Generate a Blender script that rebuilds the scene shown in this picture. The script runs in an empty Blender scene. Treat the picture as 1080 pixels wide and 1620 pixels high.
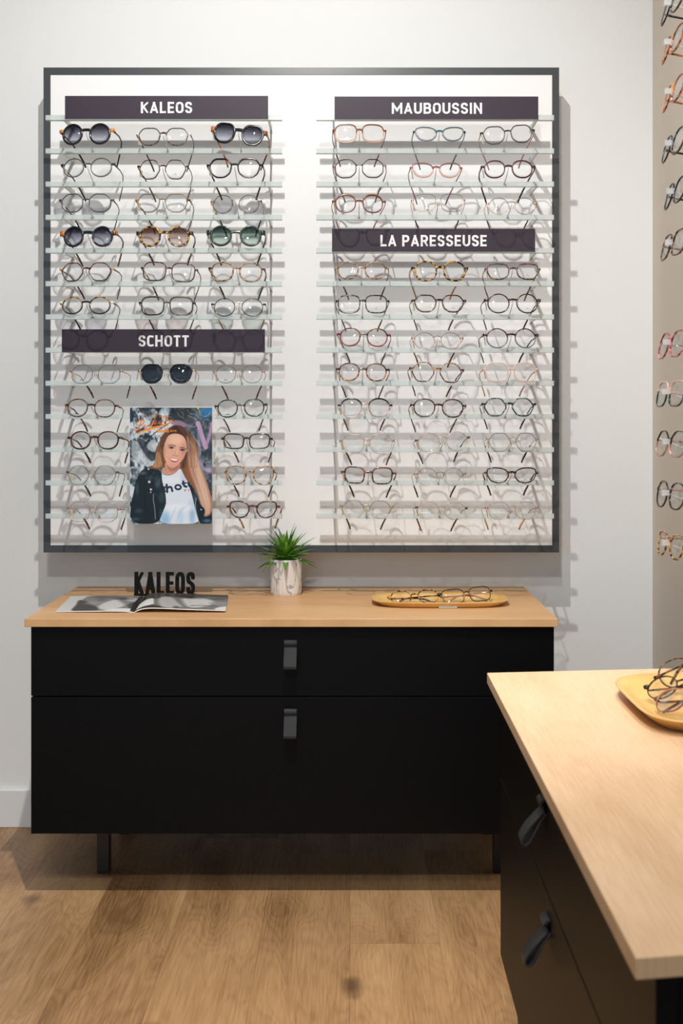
import bpy, bmesh, math, random
import numpy as np
from mathutils import Vector, Matrix

S = bpy.context.scene
COL = S.collection
PI = math.pi
R = math.radians
random.seed(7)

# ------------------------------------------------------------------ camera
CAMY, CAMZ, FPX = -3.24, 1.10, 1890.0
VPX, VPY = 553.0, 665.0
cam = bpy.data.objects.new('camera', bpy.data.cameras.new('camera'))
COL.objects.link(cam)
cam.location = (0, CAMY, CAMZ)
cam.rotation_euler = (PI / 2, 0, 0)
cam.data.sensor_fit = 'VERTICAL'
cam.data.sensor_height = 36.0
cam.data.lens = 36.0 * FPX / 1620.0
cam.data.shift_x = -(VPX - 540.0) / 1620.0
cam.data.shift_y = (VPY - 810.0) / 1620.0
cam.data.clip_start = 0.05
cam.data.dof.use_dof = True
cam.data.dof.focus_distance = 2.95
cam.data.dof.aperture_fstop = 8.0
S.camera = cam

# ------------------------------------------------------------------ light
S.view_settings.view_transform = 'Standard'
S.view_settings.look = 'None'
S.view_settings.gamma = 1.0
S.view_settings.use_curve_mapping = False
S.view_settings.exposure = 0.0
S.cycles.use_denoising = True
S.cycles.max_bounces = 12
S.cycles.transparent_max_bounces = 24
S.cycles.caustics_reflective = False
S.cycles.caustics_refractive = False
S.cycles.sample_clamp_indirect = 6.0

world = bpy.data.worlds.new('daylight')
S.world = world
world.use_nodes = True
world.node_tree.nodes['Background'].inputs['Color'].default_value = (0.68, 0.84, 1.0, 1)
world.node_tree.nodes['Background'].inputs['Strength'].default_value = 2.15


def spot(name, loc, target, power, size, blend, radius, color):
    l = bpy.data.lights.new(name, 'SPOT')
    l.energy = power
    l.spot_size = R(size)
    l.spot_blend = blend
    l.shadow_soft_size = radius
    l.color = color
    o = bpy.data.objects.new(name, l)
    o.location = loc
    o.rotation_euler = (Vector(target) - Vector(loc)).to_track_quat('-Z', 'Y').to_euler()
    COL.objects.link(o)
    return o


WARM = (1.0, 0.978, 0.935)
spot('ceiling_or_fill_spot', (-0.17, -1.80, 2.98), (-0.24, 0.0, 1.0), 134, 98, 0.9, 0.016, WARM)
spot('ceiling_or_fill_spot', (-0.20, -3.50, 2.98), (-0.05, 0.0, 0.80), 105, 84, 0.9, 0.09, WARM)
spot('ceiling_or_fill_spot', (0.52, -1.05, 2.98), (0.52, -1.95, 0.65), 118, 66, 0.8, 0.025, WARM)
spot('ceiling_or_fill_spot', (-0.10, -2.75, 2.98), (0.82, -0.75, 1.25), 62, 44, 0.9, 0.03, WARM)  # added fill, brightens the beige wall and the eyewear on it
spot('ceiling_or_fill_spot', (-0.55, -2.9, 2.98), (-0.55, -1.5, 0.0), 30, 70, 0.9, 0.04, WARM)
spot('ceiling_or_fill_spot', (-0.19, -1.80, 2.98), (-0.25, -0.95, 0.0), 105, 58, 1.0, 0.016, WARM)  # added twin of the first spot, lifts the floor before the cabinet

# ------------------------------------------------------------------ helpers


def tag(o, label=None, cat=None, group=None, kind=None):
    if label: o['label'] = label
    if cat: o['category'] = cat
    if group: o['group'] = group
    if kind: o['kind'] = kind
    return o


def empty(name, loc=(0, 0, 0), rot=(0, 0, 0)):
    o = bpy.data.objects.new(name, None)
    o.empty_display_size = 0.02
    o.location = loc
    o.rotation_euler = rot
    COL.objects.link(o)
    return o


class MB:
    """collects faces into one mesh"""
    def __init__(self):
        self.v, self.f, self.m, self.s = [], [], [], []

    def add(self, verts, faces, mi=0, smooth=False):
        b = len(self.v)
        self.v += [tuple(p) for p in verts]
        for k, f in enumerate(faces):
            self.f.append([b + i for i in f])
            self.m.append(mi[k] if isinstance(mi, list) else mi)
            self.s.append(smooth)
        return self

    def box(self, x0, x1, y0, y1, z0, z1, mi=0):
        v = [(x, y, z) for x in (x0, x1) for y in (y0, y1) for z in (z0, z1)]
        f = [(0, 1, 3, 2), (4, 6, 7, 5), (0, 4, 5, 1), (2, 3, 7, 6), (0, 2, 6, 4), (1, 5, 7, 3)]
        return self.add(v, f, mi)

    def sweep(self, path, wid, hei, mi=0, n=8, up=(0, 0, 1), sq=2.0, caps=True):
        """super-elliptic section swept along path; wid/hei are half sizes (number or list)"""
        P = [Vector(p) for p in path]
        L = len(P)
        W = wid if isinstance(wid, (list, tuple)) else [wid] * L
        H = hei if isinstance(hei, (list, tuple)) else [hei] * L
        U = Vector(up)
        verts = []
        for i in range(L):
            t = (P[min(i + 1, L - 1)] - P[max(i - 1, 0)]).normalized()
            side = t.cross(U)
            if side.length < 1e-4:
                side = t.cross(Vector((1, 0, 0.01)))
            side.normalize()
            u = side.cross(t).normalized()
            for k in range(n):
                a = 2 * PI * (k + .5) / n
                c, s_ = math.cos(a), math.sin(a)
                c = math.copysign(abs(c) ** (2 / sq), c)
                s_ = math.copysign(abs(s_) ** (2 / sq), s_)
                verts.append(P[i] + side * (W[i] * c) + u * (H[i] * s_))
        faces = []
        for i in range(L - 1):
            for k in range(n):
                a, b = i * n + k, i * n + (k + 1) % n
                faces.append((a, b, b + n, a + n))
        if caps:
            faces.append(tuple(range(n))[::-1])
            faces.append(tuple(range((L - 1) * n, L * n)))
        return self.add(verts, faces, mi, True)

    def build(self, name, mats, parent=None, bevel=0, seg=2, auto=None):
        me = bpy.data.meshes.new(name)
        me.from_pydata(self.v, [], self.f)
        if not isinstance(mats, (list, tuple)): mats = [mats]
        for m in mats: me.materials.append(m)
        me.polygons.foreach_set('material_index', self.m)
        me.polygons.foreach_set('use_smooth', self.s)
        bm = bmesh.new(); bm.from_mesh(me)
        bmesh.ops.recalc_face_normals(bm, faces=bm.faces)
        bm.to_mesh(me); bm.free()
        me.update()
        o = bpy.data.objects.new(name, me)
        COL.objects.link(o)
        if parent is not None: o.parent = parent
        if bevel:
            md = o.modifiers.new('bevel', 'BEVEL')
            md.width = bevel; md.segments = seg; md.limit_method = 'ANGLE'
        return o


# ------------------------------------------------------------------ materials
def lin(c):
    return tuple(((x / 12.92) if x <= 0.04045 else ((x + 0.055) / 1.055) ** 2.4) for x in [v / 255 for v in c])


def nodes(name):
    m = bpy.data.materials.new(name)
    m.use_nodes = True
    nt = m.node_tree
    return m, nt, nt.nodes['Principled BSDF'], nt.nodes['Material Output']


def plain(name, rgb, rough=0.5, metal=0.0, spec=0.5, bump=0, bscale=200, coat=0):
    m, nt, b, out = nodes(name)
    b.inputs['Base Color'].default_value = (*lin(rgb), 1)
    b.inputs['Roughness'].default_value = rough
    b.inputs['Metallic'].default_value = metal
    b.inputs['Specular IOR Level'].default_value = spec
    b.inputs['Coat Weight'].default_value = coat
    if bump:
        n = nt.nodes.new('ShaderNodeTexNoise'); n.inputs['Scale'].default_value = bscale
        tc = nt.nodes.new('ShaderNodeTexCoord'); nt.links.new(tc.outputs['Object'], n.inputs['Vector'])
        bp = nt.nodes.new('ShaderNodeBump'); bp.inputs['Strength'].default_value = bump
        bp.inputs['Distance'].default_value = 0.002
        nt.links.new(n.outputs['Fac'], bp.inputs['Height'])
        nt.links.new(bp.outputs['Normal'], b.inputs['Normal'])
    return m


def ramp(nt, stops, interp='LINEAR'):
    r = nt.nodes.new('ShaderNodeValToRGB')
    r.color_ramp.interpolation = interp
    e = r.color_ramp.elements
    while len(e) < len(stops): e.new(0.5)
    for el, (p, c) in zip(e, stops):
        el.position = p
        el.color = (*c, 1) if len(c) == 3 else c
    return r


def mottled(name, c1, c2, lo=0.45, hi=0.55, scale=170, rough=0.16, alpha=1.0, coat=0.0):
    """tortoiseshell: blotches of two colours"""
    m, nt, b, out = nodes(name)
    tc = nt.nodes.new('ShaderNodeTexCoord')
    n = nt.nodes.new('ShaderNodeTexNoise')
    n.inputs['Scale'].default_value = scale
    n.inputs['Detail'].default_value = 1.5
    nt.links.new(tc.outputs['Object'], n.inputs['Vector'])
    r = ramp(nt, [(lo, lin(c1)), (hi, lin(c2))])
    nt.links.new(n.outputs['Fac'], r.inputs['Fac'])
    nt.links.new(r.outputs['Color'], b.inputs['Base Color'])
    b.inputs['Roughness'].default_value = rough
    b.inputs['Coat Weight'].default_value = coat
    if alpha < 1: b.inputs['Alpha'].default_value = alpha
    return m


def wood(name, base, dark, light, along='X', planks=None, rough=0.45, knots=0.5, gscale=1.0, ring=0.02):
    m, nt, b, out = nodes(name)
    N, Lk = nt.nodes.new, nt.links.new
    tc = N('ShaderNodeTexCoord')
    sep = N('ShaderNodeSeparateXYZ'); Lk(tc.outputs['Object'], sep.inputs[0])
    ax, cr = ('X', 'Y') if along == 'X' else ('Y', 'X')

    def math_(op, a, bb=None, c=None):
        x = N('ShaderNodeMath'); x.operation = op
        for i, v in enumerate((a, bb, c)):
            if v is None: continue
            if isinstance(v, (int, float)): x.inputs[i].default_value = v
            else: Lk(v, x.inputs[i])
        return x.outputs[0]
    A, C = sep.outputs[ax], sep.outputs[cr]
    if planks:
        pw, pl = planks
        row = math_('FLOOR', math_('DIVIDE', C, pw))
        wn = N('ShaderNodeTexWhiteNoise'); wn.noise_dimensions = '1D'; Lk(row, wn.inputs['W'])
        sh = math_('ADD', A, math_('MULTIPLY', wn.outputs['Value'], pl))
        cell = math_('FLOOR', math_('DIVIDE', sh, pl))
        wn2 = N('ShaderNodeTexWhiteNoise'); wn2.noise_dimensions = '2D'
        cb = N('ShaderNodeCombineXYZ'); Lk(row, cb.inputs[0]); Lk(cell, cb.inputs[1]); Lk(cb.outputs[0], wn2.inputs['Vector'])
        pid = wn2.outputs['Value']
        off = math_('MULTIPLY', pid, 37.0)
        fr = math_('ABSOLUTE', math_('SUBTRACT', math_('FRACT', math_('DIVIDE', C, pw)), 0.5))
        fe = math_('ABSOLUTE', math_('SUBTRACT', math_('FRACT', math_('DIVIDE', sh, pl)), 0.5))
        seam = math_('MAXIMUM', math_('GREATER_THAN', fr, 0.5 - 0.0008 / pw), math_('GREATER_THAN', fe, 0.5 - 0.0008 / pl))
    else:
        pid = off = seam = None
    # stretched coordinates
    cb2 = N('ShaderNodeCombineXYZ')
    Lk(math_('MULTIPLY', A, 1.9 * gscale), cb2.inputs[0])
    Lk(math_('MULTIPLY', C, 7.0 * gscale), cb2.inputs[1])
    if off is not None: Lk(off, cb2.inputs[2])
    Lk(sep.outputs['Z'], cb2.inputs[2]) if off is None else None
    n1 = N('ShaderNodeTexNoise'); n1.inputs['Scale'].default_value = 1.0; n1.inputs['Detail'].default_value = 2.15
    n1.inputs['Distortion'].default_value = 0.4
    Lk(cb2.outputs[0], n1.inputs['Vector'])
    # growth rings = contour lines of n1
    rings = math_('POWER', math_('ADD', math_('MULTIPLY', math_('SINE', math_('MULTIPLY', n1.outputs['Fac'], 150.0)), 0.5), 0.5), 2.0)
    cb3 = N('ShaderNodeCombineXYZ')
    Lk(math_('MULTIPLY', A, 12.0 * gscale), cb3.inputs[0]); Lk(math_('MULTIPLY', C, 260.0 * gscale), cb3.inputs[1])
    if off is not None: Lk(off, cb3.inputs[2])
    n2 = N('ShaderNodeTexNoise'); n2.inputs['Scale'].default_value = 1.0; n2.inputs['Detail'].default_value = 3.0
    Lk(cb3.outputs[0], n2.inputs['Vector'])
    v = math_('ADD', math_('MULTIPLY', n1.outputs['Fac'], 0.75), math_('MULTIPLY', rings, -ring))
    v = math_('ADD', v, math_('MULTIPLY', math_('SUBTRACT', n2.outputs['Fac'], 0.5), 0.42))
    if pid is not None:
        v = math_('ADD', v, math_('MULTIPLY', math_('SUBTRACT', pid, 0.5), 0.24))
    r = ramp(nt, [(0.12, lin(dark)), (0.42, lin(base)), (0.72, lin(light))])
    Lk(v, r.inputs['Fac'])
    col = r.outputs['Color']

    def mix(fac, a, c2):
        x = N('ShaderNodeMix'); x.data_type = 'RGBA'
        Lk(fac, x.inputs['Factor']); Lk(a, x.inputs['A']); x.inputs['B'].default_value = (*lin(c2), 1)
        return x.outputs['Result']
    # knots
    vo = N('ShaderNodeTexVoronoi'); vo.inputs['Scale'].default_value = 1.0
    cb4 = N('ShaderNodeCombineXYZ')
    Lk(math_('MULTIPLY', A, 2.0 * gscale), cb4.inputs[0]); Lk(math_('MULTIPLY', C, 3.4 * gscale), cb4.inputs[1])
    wob = N('ShaderNodeTexNoise'); wob.inputs['Scale'].default_value = 14.0
    Lk(tc.outputs['Object'], wob.inputs['Vector'])
    va = N('ShaderNodeVectorMath'); va.operation = 'MULTIPLY_ADD'
    Lk(wob.outputs['Color'], va.inputs[0]); va.inputs[1].default_value = (0.12, 0.12, 0); Lk(cb4.outputs[0], va.inputs[2])
    Lk(va.outputs[0], vo.inputs['Vector'])
    kn = N('ShaderNodeMapRange'); kn.inputs['From Min'].default_value = 0.03; kn.inputs['From Max'].default_value = 0.10
    kn.inputs['To Min'].default_value = knots; kn.inputs['To Max'].default_value = 0.0
    Lk(vo.outputs['Distance'], kn.inputs['Value'])
    col = mix(kn.outputs[0], col, tuple(int(q * 0.62) for q in dark))
    if seam is not None:
        col = mix(math_('MULTIPLY', seam, 0.35), col, tuple(int(q * 0.6) for q in dark))
    Lk(col, b.inputs['Base Color'])
    b.inputs['Roughness'].default_value = rough
    bp = N('ShaderNodeBump'); bp.inputs['Strength'].default_value = 0.15; bp.inputs['Distance'].default_value = 0.001
    Lk(n2.outputs['Fac'], bp.inputs['Height']); Lk(bp.outputs['Normal'], b.inputs['Normal'])
    return m


def clear_mat(name, rgb, trans, gloss=0.08, diffuse=None, rough=0.03, grad=None):
    """transparent sheet: tinted see-through + mirror + some body colour. grad: (colour_top, z_top, colour_bottom, z_bottom) real graded tint"""
    m, nt, b, out = nodes(name)
    nt.nodes.remove(b)
    N, Lk = nt.nodes.new, nt.links.new
    tr = N('ShaderNodeBsdfTransparent'); tr.inputs['Color'].default_value = (*rgb, 1)
    if grad:
        tc = N('ShaderNodeTexCoord'); sp = N('ShaderNodeSeparateXYZ'); Lk(tc.outputs['Object'], sp.inputs[0])
        mr = N('ShaderNodeMapRange'); mr.inputs['From Min'].default_value = grad[3]; mr.inputs['From Max'].default_value = grad[1]
        Lk(sp.outputs['Z'], mr.inputs['Value'])
        rp = ramp(nt, [(0, grad[2]), (1, grad[0])]); Lk(mr.outputs[0], rp.inputs['Fac']); Lk(rp.outputs['Color'], tr.inputs['Color'])
    gl = N('ShaderNodeBsdfGlossy'); gl.inputs['Roughness'].default_value = rough
    mx = N('ShaderNodeMixShader')
    lw = N('ShaderNodeLayerWeight'); lw.inputs['Blend'].default_value = 0.25
    mm = N('ShaderNodeMath'); mm.operation = 'MULTIPLY_ADD'; mm.inputs[1].default_value = 0.5; mm.inputs[2].default_value = gloss
    Lk(lw.outputs['Fresnel'], mm.inputs[0])
    mm.inputs[1].default_value = 0.35
    last = tr.outputs[0]
    if diffuse is not None:
        di = N('ShaderNodeBsdfDiffuse'); di.inputs['Color'].default_value = (*diffuse, 1)
        m2 = N('ShaderNodeMixShader'); m2.inputs[0].default_value = 1 - trans
        Lk(last, m2.inputs[1]); Lk(di.outputs[0], m2.inputs[2]); last = m2.outputs[0]
    Lk(mm.outputs[0], mx.inputs[0]); Lk(last, mx.inputs[1]); Lk(gl.outputs[0], mx.inputs[2])
    Lk(mx.outputs[0], out.inputs['Surface'])
    return m


M = {}
M['wall'] = plain('white_wall_paint', (228, 229, 229), 0.75, bump=0.12, bscale=260)
M['beige'] = plain('beige_wall_paint', (214, 202, 188), 0.75, bump=0.12, bscale=260)
M['ceil'] = plain('ceiling_paint', (235, 235, 232), 0.85)
M['base'] = plain('baseboard_paint', (226, 228, 230), 0.5)
M['panel'] = plain('white_panel', (236, 236, 237), 0.5)
M['border'] = plain('anthracite_border', (62, 65, 68), 0.32)
M['black'] = plain('black_laminate', (6, 6, 7), 0.46, spec=0.14, bump=0.05, bscale=900)
M['black_metal'] = plain('black_metal', (12, 13, 14), 0.4)
M['leather'] = plain('black_leather', (44, 46, 48), 0.30, bump=0.6, bscale=1500)
M['letter_black'] = plain('matt_black_letter', (8, 9, 10), 0.6, spec=.2)
M['sign'] = plain('plum_sign_vinyl', (54, 43, 56), 0.45, spec=.3)
M['letter_white'] = plain('white_lettering', (238, 238, 240), 0.5)
M['arm'] = plain('satin_white_metal', (205, 207, 205), 0.35)
M['tray'] = wood('bamboo_tray', (228, 186, 116), (204, 156, 86), (240, 204, 138), 'Y', knots=0.0, rough=0.35, gscale=2.2)
M['floor'] = wood('oak_floor', (178, 139, 97), (122, 87, 55), (206, 168, 122), 'Y', planks=(0.19, 1.25), knots=0.75, rough=0.42, ring=0.055)
M['top_x'] = wood('oak_worktop_lengthways', (212, 168, 121), (188, 142, 95), (222, 184, 140), 'X', knots=0.25, rough=0.42, gscale=1.2)
M['top_y'] = wood('oak_worktop_crossways', (222, 187, 148), (196, 156, 114), (232, 204, 170), 'Y', knots=0.25, rough=0.4, gscale=1.2)
M['edge'] = plain('oak_edge_band', (196, 150, 100), 0.5)
M['page'] = plain('page_paper', (232, 230, 226), 0.5)
M['soil'] = plain('dark_potting_soil', (52, 40, 30), 0.9, bump=1, bscale=300)
M['strip'] = clear_mat('frosted_acrylic_strip', (0.9, 0.95, 0.93), 0.42, 0.06, diffuse=(0.74, 0.79, 0.78), rough=0.15)
M['rest'] = clear_mat('clear_acrylic', (0.94, 0.95, 0.96), 0.6, 0.05, diffuse=(0.86, 0.88, 0.89), rough=0.08)
M['tagp'] = plain('ivory_price_tag', (226, 220, 204), 0.5)
M['print'] = plain('lens_print_grey', (70, 70, 74), 0.6)
M['print_dark'] = plain('lens_print_black', (10, 10, 12), 0.5)
M['print_orange'] = plain('lens_print_orange', (222, 150, 92), 0.5)
M['print_pink'] = plain('lens_print_pink', (205, 110, 120), 0.5)
M['pad'] = clear_mat('clear_nose_pad', (0.9, 0.9, 0.88), 0.6, 0.12, diffuse=(0.8, 0.78, 0.7), rough=0.1)
# lens materials
M['clear'] = clear_mat('clear_lens', (0.995, 0.996, 0.997), 1, 0.004)
M['demo'] = clear_mat('demo_lens', (0.986, 0.991, 0.996), 1, 0.022)
M['grey_grad'] = clear_mat('grey_graded_lens', (1, 1, 1), 1, 0.02, grad=((0.20, 0.20, 0.25), 0.016, (0.82, 0.84, 0.90), -0.016))
M['brown_grad'] = clear_mat('brown_graded_lens', (1, 1, 1), 1, 0.02, grad=((0.44, 0.32, 0.30), 0.016, (0.94, 0.88, 0.85), -0.016))
M['green_grad'] = clear_mat('green_graded_lens', (1, 1, 1), 1, 0.02, grad=((0.24, 0.34, 0.32), 0.016, (0.84, 0.92, 0.89), -0.016))
M['blue_dark'] = clear_mat('dark_blue_lens', (0.16, 0.22, 0.29), 1, 0.07)
# frame materials
M['bk'] = plain('black_acetate', (12, 13, 16), 0.15, coat=0.0)
M['bb'] = plain('blue_black_acetate', (14, 24, 36), 0.15, coat=0.0)
M['dgreen'] = plain('dark_green_acetate', (28, 48, 44), 0.18, coat=0.0)
M['ggreen'] = plain('grey_green_acetate', (74, 86, 80), 0.2, coat=0.0)
M['grey'] = plain('grey_acetate', (66, 68, 78), 0.2, coat=0.0)
M['olive'] = plain('olive_gold_metal', (132, 118, 84), 0.3, metal=0.6)
M['olivem'] = plain('dark_olive_metal', (70, 72, 52), 0.3, metal=0.3)
M['cream'] = plain('cream_acetate', (228, 220, 192), 0.25)
M['tort'] = mottled('tortoise_acetate', (26, 16, 13), (150, 96, 54), 0.50, 0.60)
M['tortd'] = mottled('dark_tortoise_acetate', (20, 14, 14), (120, 66, 38), 0.54, 0.64)
M['tortl'] = mottled('light_tortoise_acetate', (84, 52, 34), (206, 158, 108), 0.42, 0.58)
M['torty'] = mottled('yellow_tortoise_acetate', (20, 15, 12), (200, 148, 46), 0.48, 0.56, 120)
M['torto'] = mottled('orange_tortoise_acetate', (64, 30, 16), (190, 110, 42), 0.42, 0.54, 120)
M['tortb'] = mottled('blue_brown_tortoise_acetate', (28, 40, 66), (140, 78, 52), 0.46, 0.56)
M['tortt'] = mottled('teal_black_tortoise_acetate', (16, 20, 22), (120, 160, 158), 0.54, 0.64)
M['tortw'] = mottled('black_white_flecked_acetate', (16, 16, 18), (190, 190, 186), 0.58, 0.66, 220)
M['tortp'] = mottled('purple_brown_acetate', (44, 24, 34), (112, 62, 54), 0.45, 0.6)
M['tortg'] = mottled('green_tortoise_acetate', (16, 28, 32), (74, 110, 98), 0.5, 0.62)
M['blond'] = mottled('honey_acetate', (178, 122, 40), (222, 178, 90), 0.4, 0.6)
M['brown'] = plain('chestnut_acetate', (118, 58, 30), 0.2, coat=0.0)
M['amber'] = plain('pale_amber_acetate', (206, 160, 124), 0.2, coat=0.0)
M['redb'] = plain('oxblood_acetate', (78, 34, 32), 0.2, coat=0.0)
M['red'] = plain('crimson_acetate', (136, 26, 38), 0.2, coat=0.0)
M['teal'] = plain('teal_acetate', (50, 92, 102), 0.2, coat=0.0)
M['mauve'] = plain('mauve_acetate', (146, 86, 90), 0.2, coat=0.0)
M['rosea'] = plain('rose_beige_acetate', (206, 160, 142), 0.2, coat=0.0)
M['blueg'] = plain('blue_grey_acetate', (98, 112, 132), 0.2, coat=0.0)
M['steelb'] = plain('blue_grey_metal', (84, 94, 112), 0.3, metal=0.5)
M['gold'] = plain('gold_metal', (192, 164, 124), 0.25, metal=0.75)
M['rose'] = plain('rose_gold_metal', (190, 146, 128), 0.25, metal=0.7)
M['bronze'] = plain('bronze_metal', (112, 82, 70), 0.3, metal=0.6)
M['gun'] = plain('gunmetal', (62, 60, 62), 0.3, metal=0.6)
M['pinkc'] = mottled('clear_pink_acetate', (226, 184, 170), (236, 206, 194), 0.3, 0.7, alpha=0.75)
M['orange'] = plain('orange_acetate', (204, 122, 36), 0.18, coat=0.0)
M['pinkred'] = mottled('pink_red_acetate', (120, 40, 44), (214, 130, 126), 0.42, 0.6)


# ------------------------------------------------------------------ room
def struct(name, mb, mat, bevel=0):
    return tag(mb.build(name, mat, bevel=bevel), kind='structure')


XR, XL, YB = 0.821, -2.6, -6.2
struct('floor', MB().box(XL - .1, XR + .1, YB - .1, 0.1, -0.05, 0.0), M['floor'])
struct('wall_back', MB().box(XL - .1, XR + .1, 0.0, 0.1, 0.0, 3.1), M['wall'])
struct('wall_right', MB().box(XR, XR + .1, YB, 0.0, 0.0, 3.1), M['beige'])
struct('wall_left', MB().box(XL - .1, XL, YB, 0.0, 0.0, 3.1), M['wall'])
struct('ceiling', MB().box(XL - .1, XR + .1, YB - .1, 0.1, 3.1, 3.15), M['ceil'])
struct('baseboard_back', MB().box(XL, XR, -0.014, 0.0, 0.0, 0.101), M['base'], bevel=0.002)
struct('baseboard_right', MB().box(XR - 0.014, XR, YB, -0.014, 0.0, 0.101), M['base'], bevel=0.002)
struct('baseboard_left', MB().box(XL, XL + 0.014, YB, -0.014, 0.0, 0.101), M['base'], bevel=0.002)
wf = MB().box(XL - .1, XR + .1, YB - .1, YB, 0.0, 0.35)
wf.box(XL - .1, XR + .1, YB - .1, YB, 2.7, 3.1)
struct('wall_front', wf, M['wall'])
wn = MB()
for k in range(6):
    x = XL + (XR - XL) * k / 5
    wn.box(x - .03, x + .03, YB - .08, YB - .02, 0.35, 2.7)
wn.box(XL, XR, YB - .08, YB - .02, 1.9, 1.96)
wn.box(XL, XR, YB - .08, YB - .02, 0.35, 0.40)
wn.box(XL, XR, YB - .08, YB - .02, 2.65, 2.70)
struct('window_1', wn, M['border'])

# ------------------------------------------------------------------ display board
YF, YP = -0.12, -0.075           # board front, board back
YS = -0.24                        # strip front plane


def at(px, py, y):
    """world x, z of what stands at depth y and shows at that place of the frame"""
    s = FPX / (y - CAMY)
    return (px - VPX) / s, CAMZ - (py - VPY) / s


board = tag(empty('display_board', (at(476, 490, YF)[0], YF, at(476, 874, YF)[1])),
            'large white wall panel with a dark grey border behind all the eyewear shelves', 'display board')
bx0, bz1 = at(69, 107, YF); bx1, bz0 = at(884, 874, YF)
ix0, iz1 = at(80, 118.5, YF); ix1, iz0 = at(873, 862.5, YF)
ox, oy, oz = board.location
p = MB().box(ix0 - ox, ix1 - ox, -0.0, YP - YF, iz0 - oz, iz1 - oz)
p.build('panel', M['panel'], board)
fr = MB()
for (a, b_, c, d) in ((bx0, ix0, bz0, bz1), (ix1, bx1, bz0, bz1), (ix0, ix1, iz1, bz1), (ix0, ix1, bz0, iz0)):
    fr.box(a - ox, b_ - ox, -0.0015, YP - YF, c - oz, d - oz)
fr.build('border', M['border'], board)
so = MB()
for x in (bx0 + .12, bx1 - .12):
    for z in (bz0 + .12, bz1 - .12):
        so.sweep([(x - ox, -YF - .0005, z - oz), (x - ox, YP - YF, z - oz)], 0.012, 0.012, n=16)
so.build('wall_spacer', M['black_metal'], board)

SHELF_Y = [186 + 52.54 * k for k in range(13)]
ORD = ['top', 'second', 'third', 'fourth', 'fifth', 'sixth', 'seventh', 'eighth', 'ninth', 'tenth', 'eleventh', 'twelfth', 'lowest']

# ------------------------------------------------------------------ glyphs


def arc(cx, cy, rx, ry, a0, a1, n=7):
    return [(cx + rx * math.cos(R(a0 + (a1 - a0) * i / n)), cy + ry * math.sin(R(a0 + (a1 - a0) * i / n))) for i in range(n + 1)]


def rr(rx=.42, ry=.3):
    return arc(rx, 1 - ry, rx, ry, 180, 90) + arc(1 - rx, 1 - ry, rx, ry, 90, 0) + arc(1 - rx, ry, rx, ry, 0, -90) + arc(rx, ry, rx, ry, 270, 180) + [(0, 1 - ry)]


S_PATH = [(0.97, 0.80)] + arc(.6, .78, .38, .22, 30, 90, 3) + arc(.38, .78, .38, .22, 90, 180, 5) + arc(.38, .74, .38, .2, 180, 245, 4) + \
    [(.5, .51)] + arc(.62, .26, .38, .2, 65, 0, 4) + arc(.62, .22, .38, .22, 0, -90, 5) + arc(.4, .22, .38, .22, -90, -150, 3) + [(0.02, 0.2)]
G = {
    'K': (.60, [[(0, 0), (0, 1)], [(.08, .48), (1, 1)], [(.3, .56), (1, 0)]]),
    'A': (.66, [[(0, 0), (.5, 1)], [(.5, 1), (1, 0)], [(.2, .24), (.8, .24)]]),
    'L': (.50, [[(0, 1), (0, 0), (1, 0)]]),
    'E': (.52, [[(1, 1), (0, 1), (0, 0), (1, 0)], [(0, .51), (.9, .51)]]),
    'O': (.62, [rr()]),
    'S': (.56, [S_PATH]),
    'M': (.82, [[(0, 0), (0, 1), (.5, .28), (1, 1), (1, 0)]]),
    'U': (.62, [[(0, 1), (0, .35)] + arc(.42, .32, .42, .32, 180, 270) + arc(.58, .32, .42, .32, 270, 360) + [(1, 1)]]),
    'B': (.60, [[(0, 0), (0, 1)], [(0, 1), (.6, 1)] + arc(.6, .77, .34, .23, 75, -75, 8) + [(.6, .54), (0, .54)], [(.6, .54)] + arc(.64, .27, .36, .27, 75, -75, 8) + [(.6, 0), (0, 0)]]),
    'I': (.20, [[(.5, 0), (.5, 1)]]),
    'N': (.64, [[(0, 0), (0, 1), (1, 0), (1, 1)]]),
    'P': (.58, [[(0, 0), (0, 1)], [(0, 1), (.6, 1)] + arc(.6, .72, .4, .28, 75, -75, 8) + [(.6, .44), (0, .44)]]),
    'R': (.60, [[(0, 0), (0, 1)], [(0, 1), (.6, 1)] + arc(.6, .73, .38, .27, 75, -75, 8) + [(.6, .46), (0, .46)], [(.55, .44), (1, 0)]]),
    'C': (.54, [[(1, .97), (.6, 1)] + arc(.42, .7, .42, .3, 90, 180) + arc(.42, .3, .42, .3, 180, 270) + [(.6, 0), (1, .03)]]),
    'H': (.62, [[(0, 0), (0, 1)], [(1, 0), (1, 1)], [(0, .52), (1, .52)]]),
    'T': (.56, [[(0, 1), (1, 1)], [(.5, 1), (.5, 0)]]),
    ' ': (.22, []),
}


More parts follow.
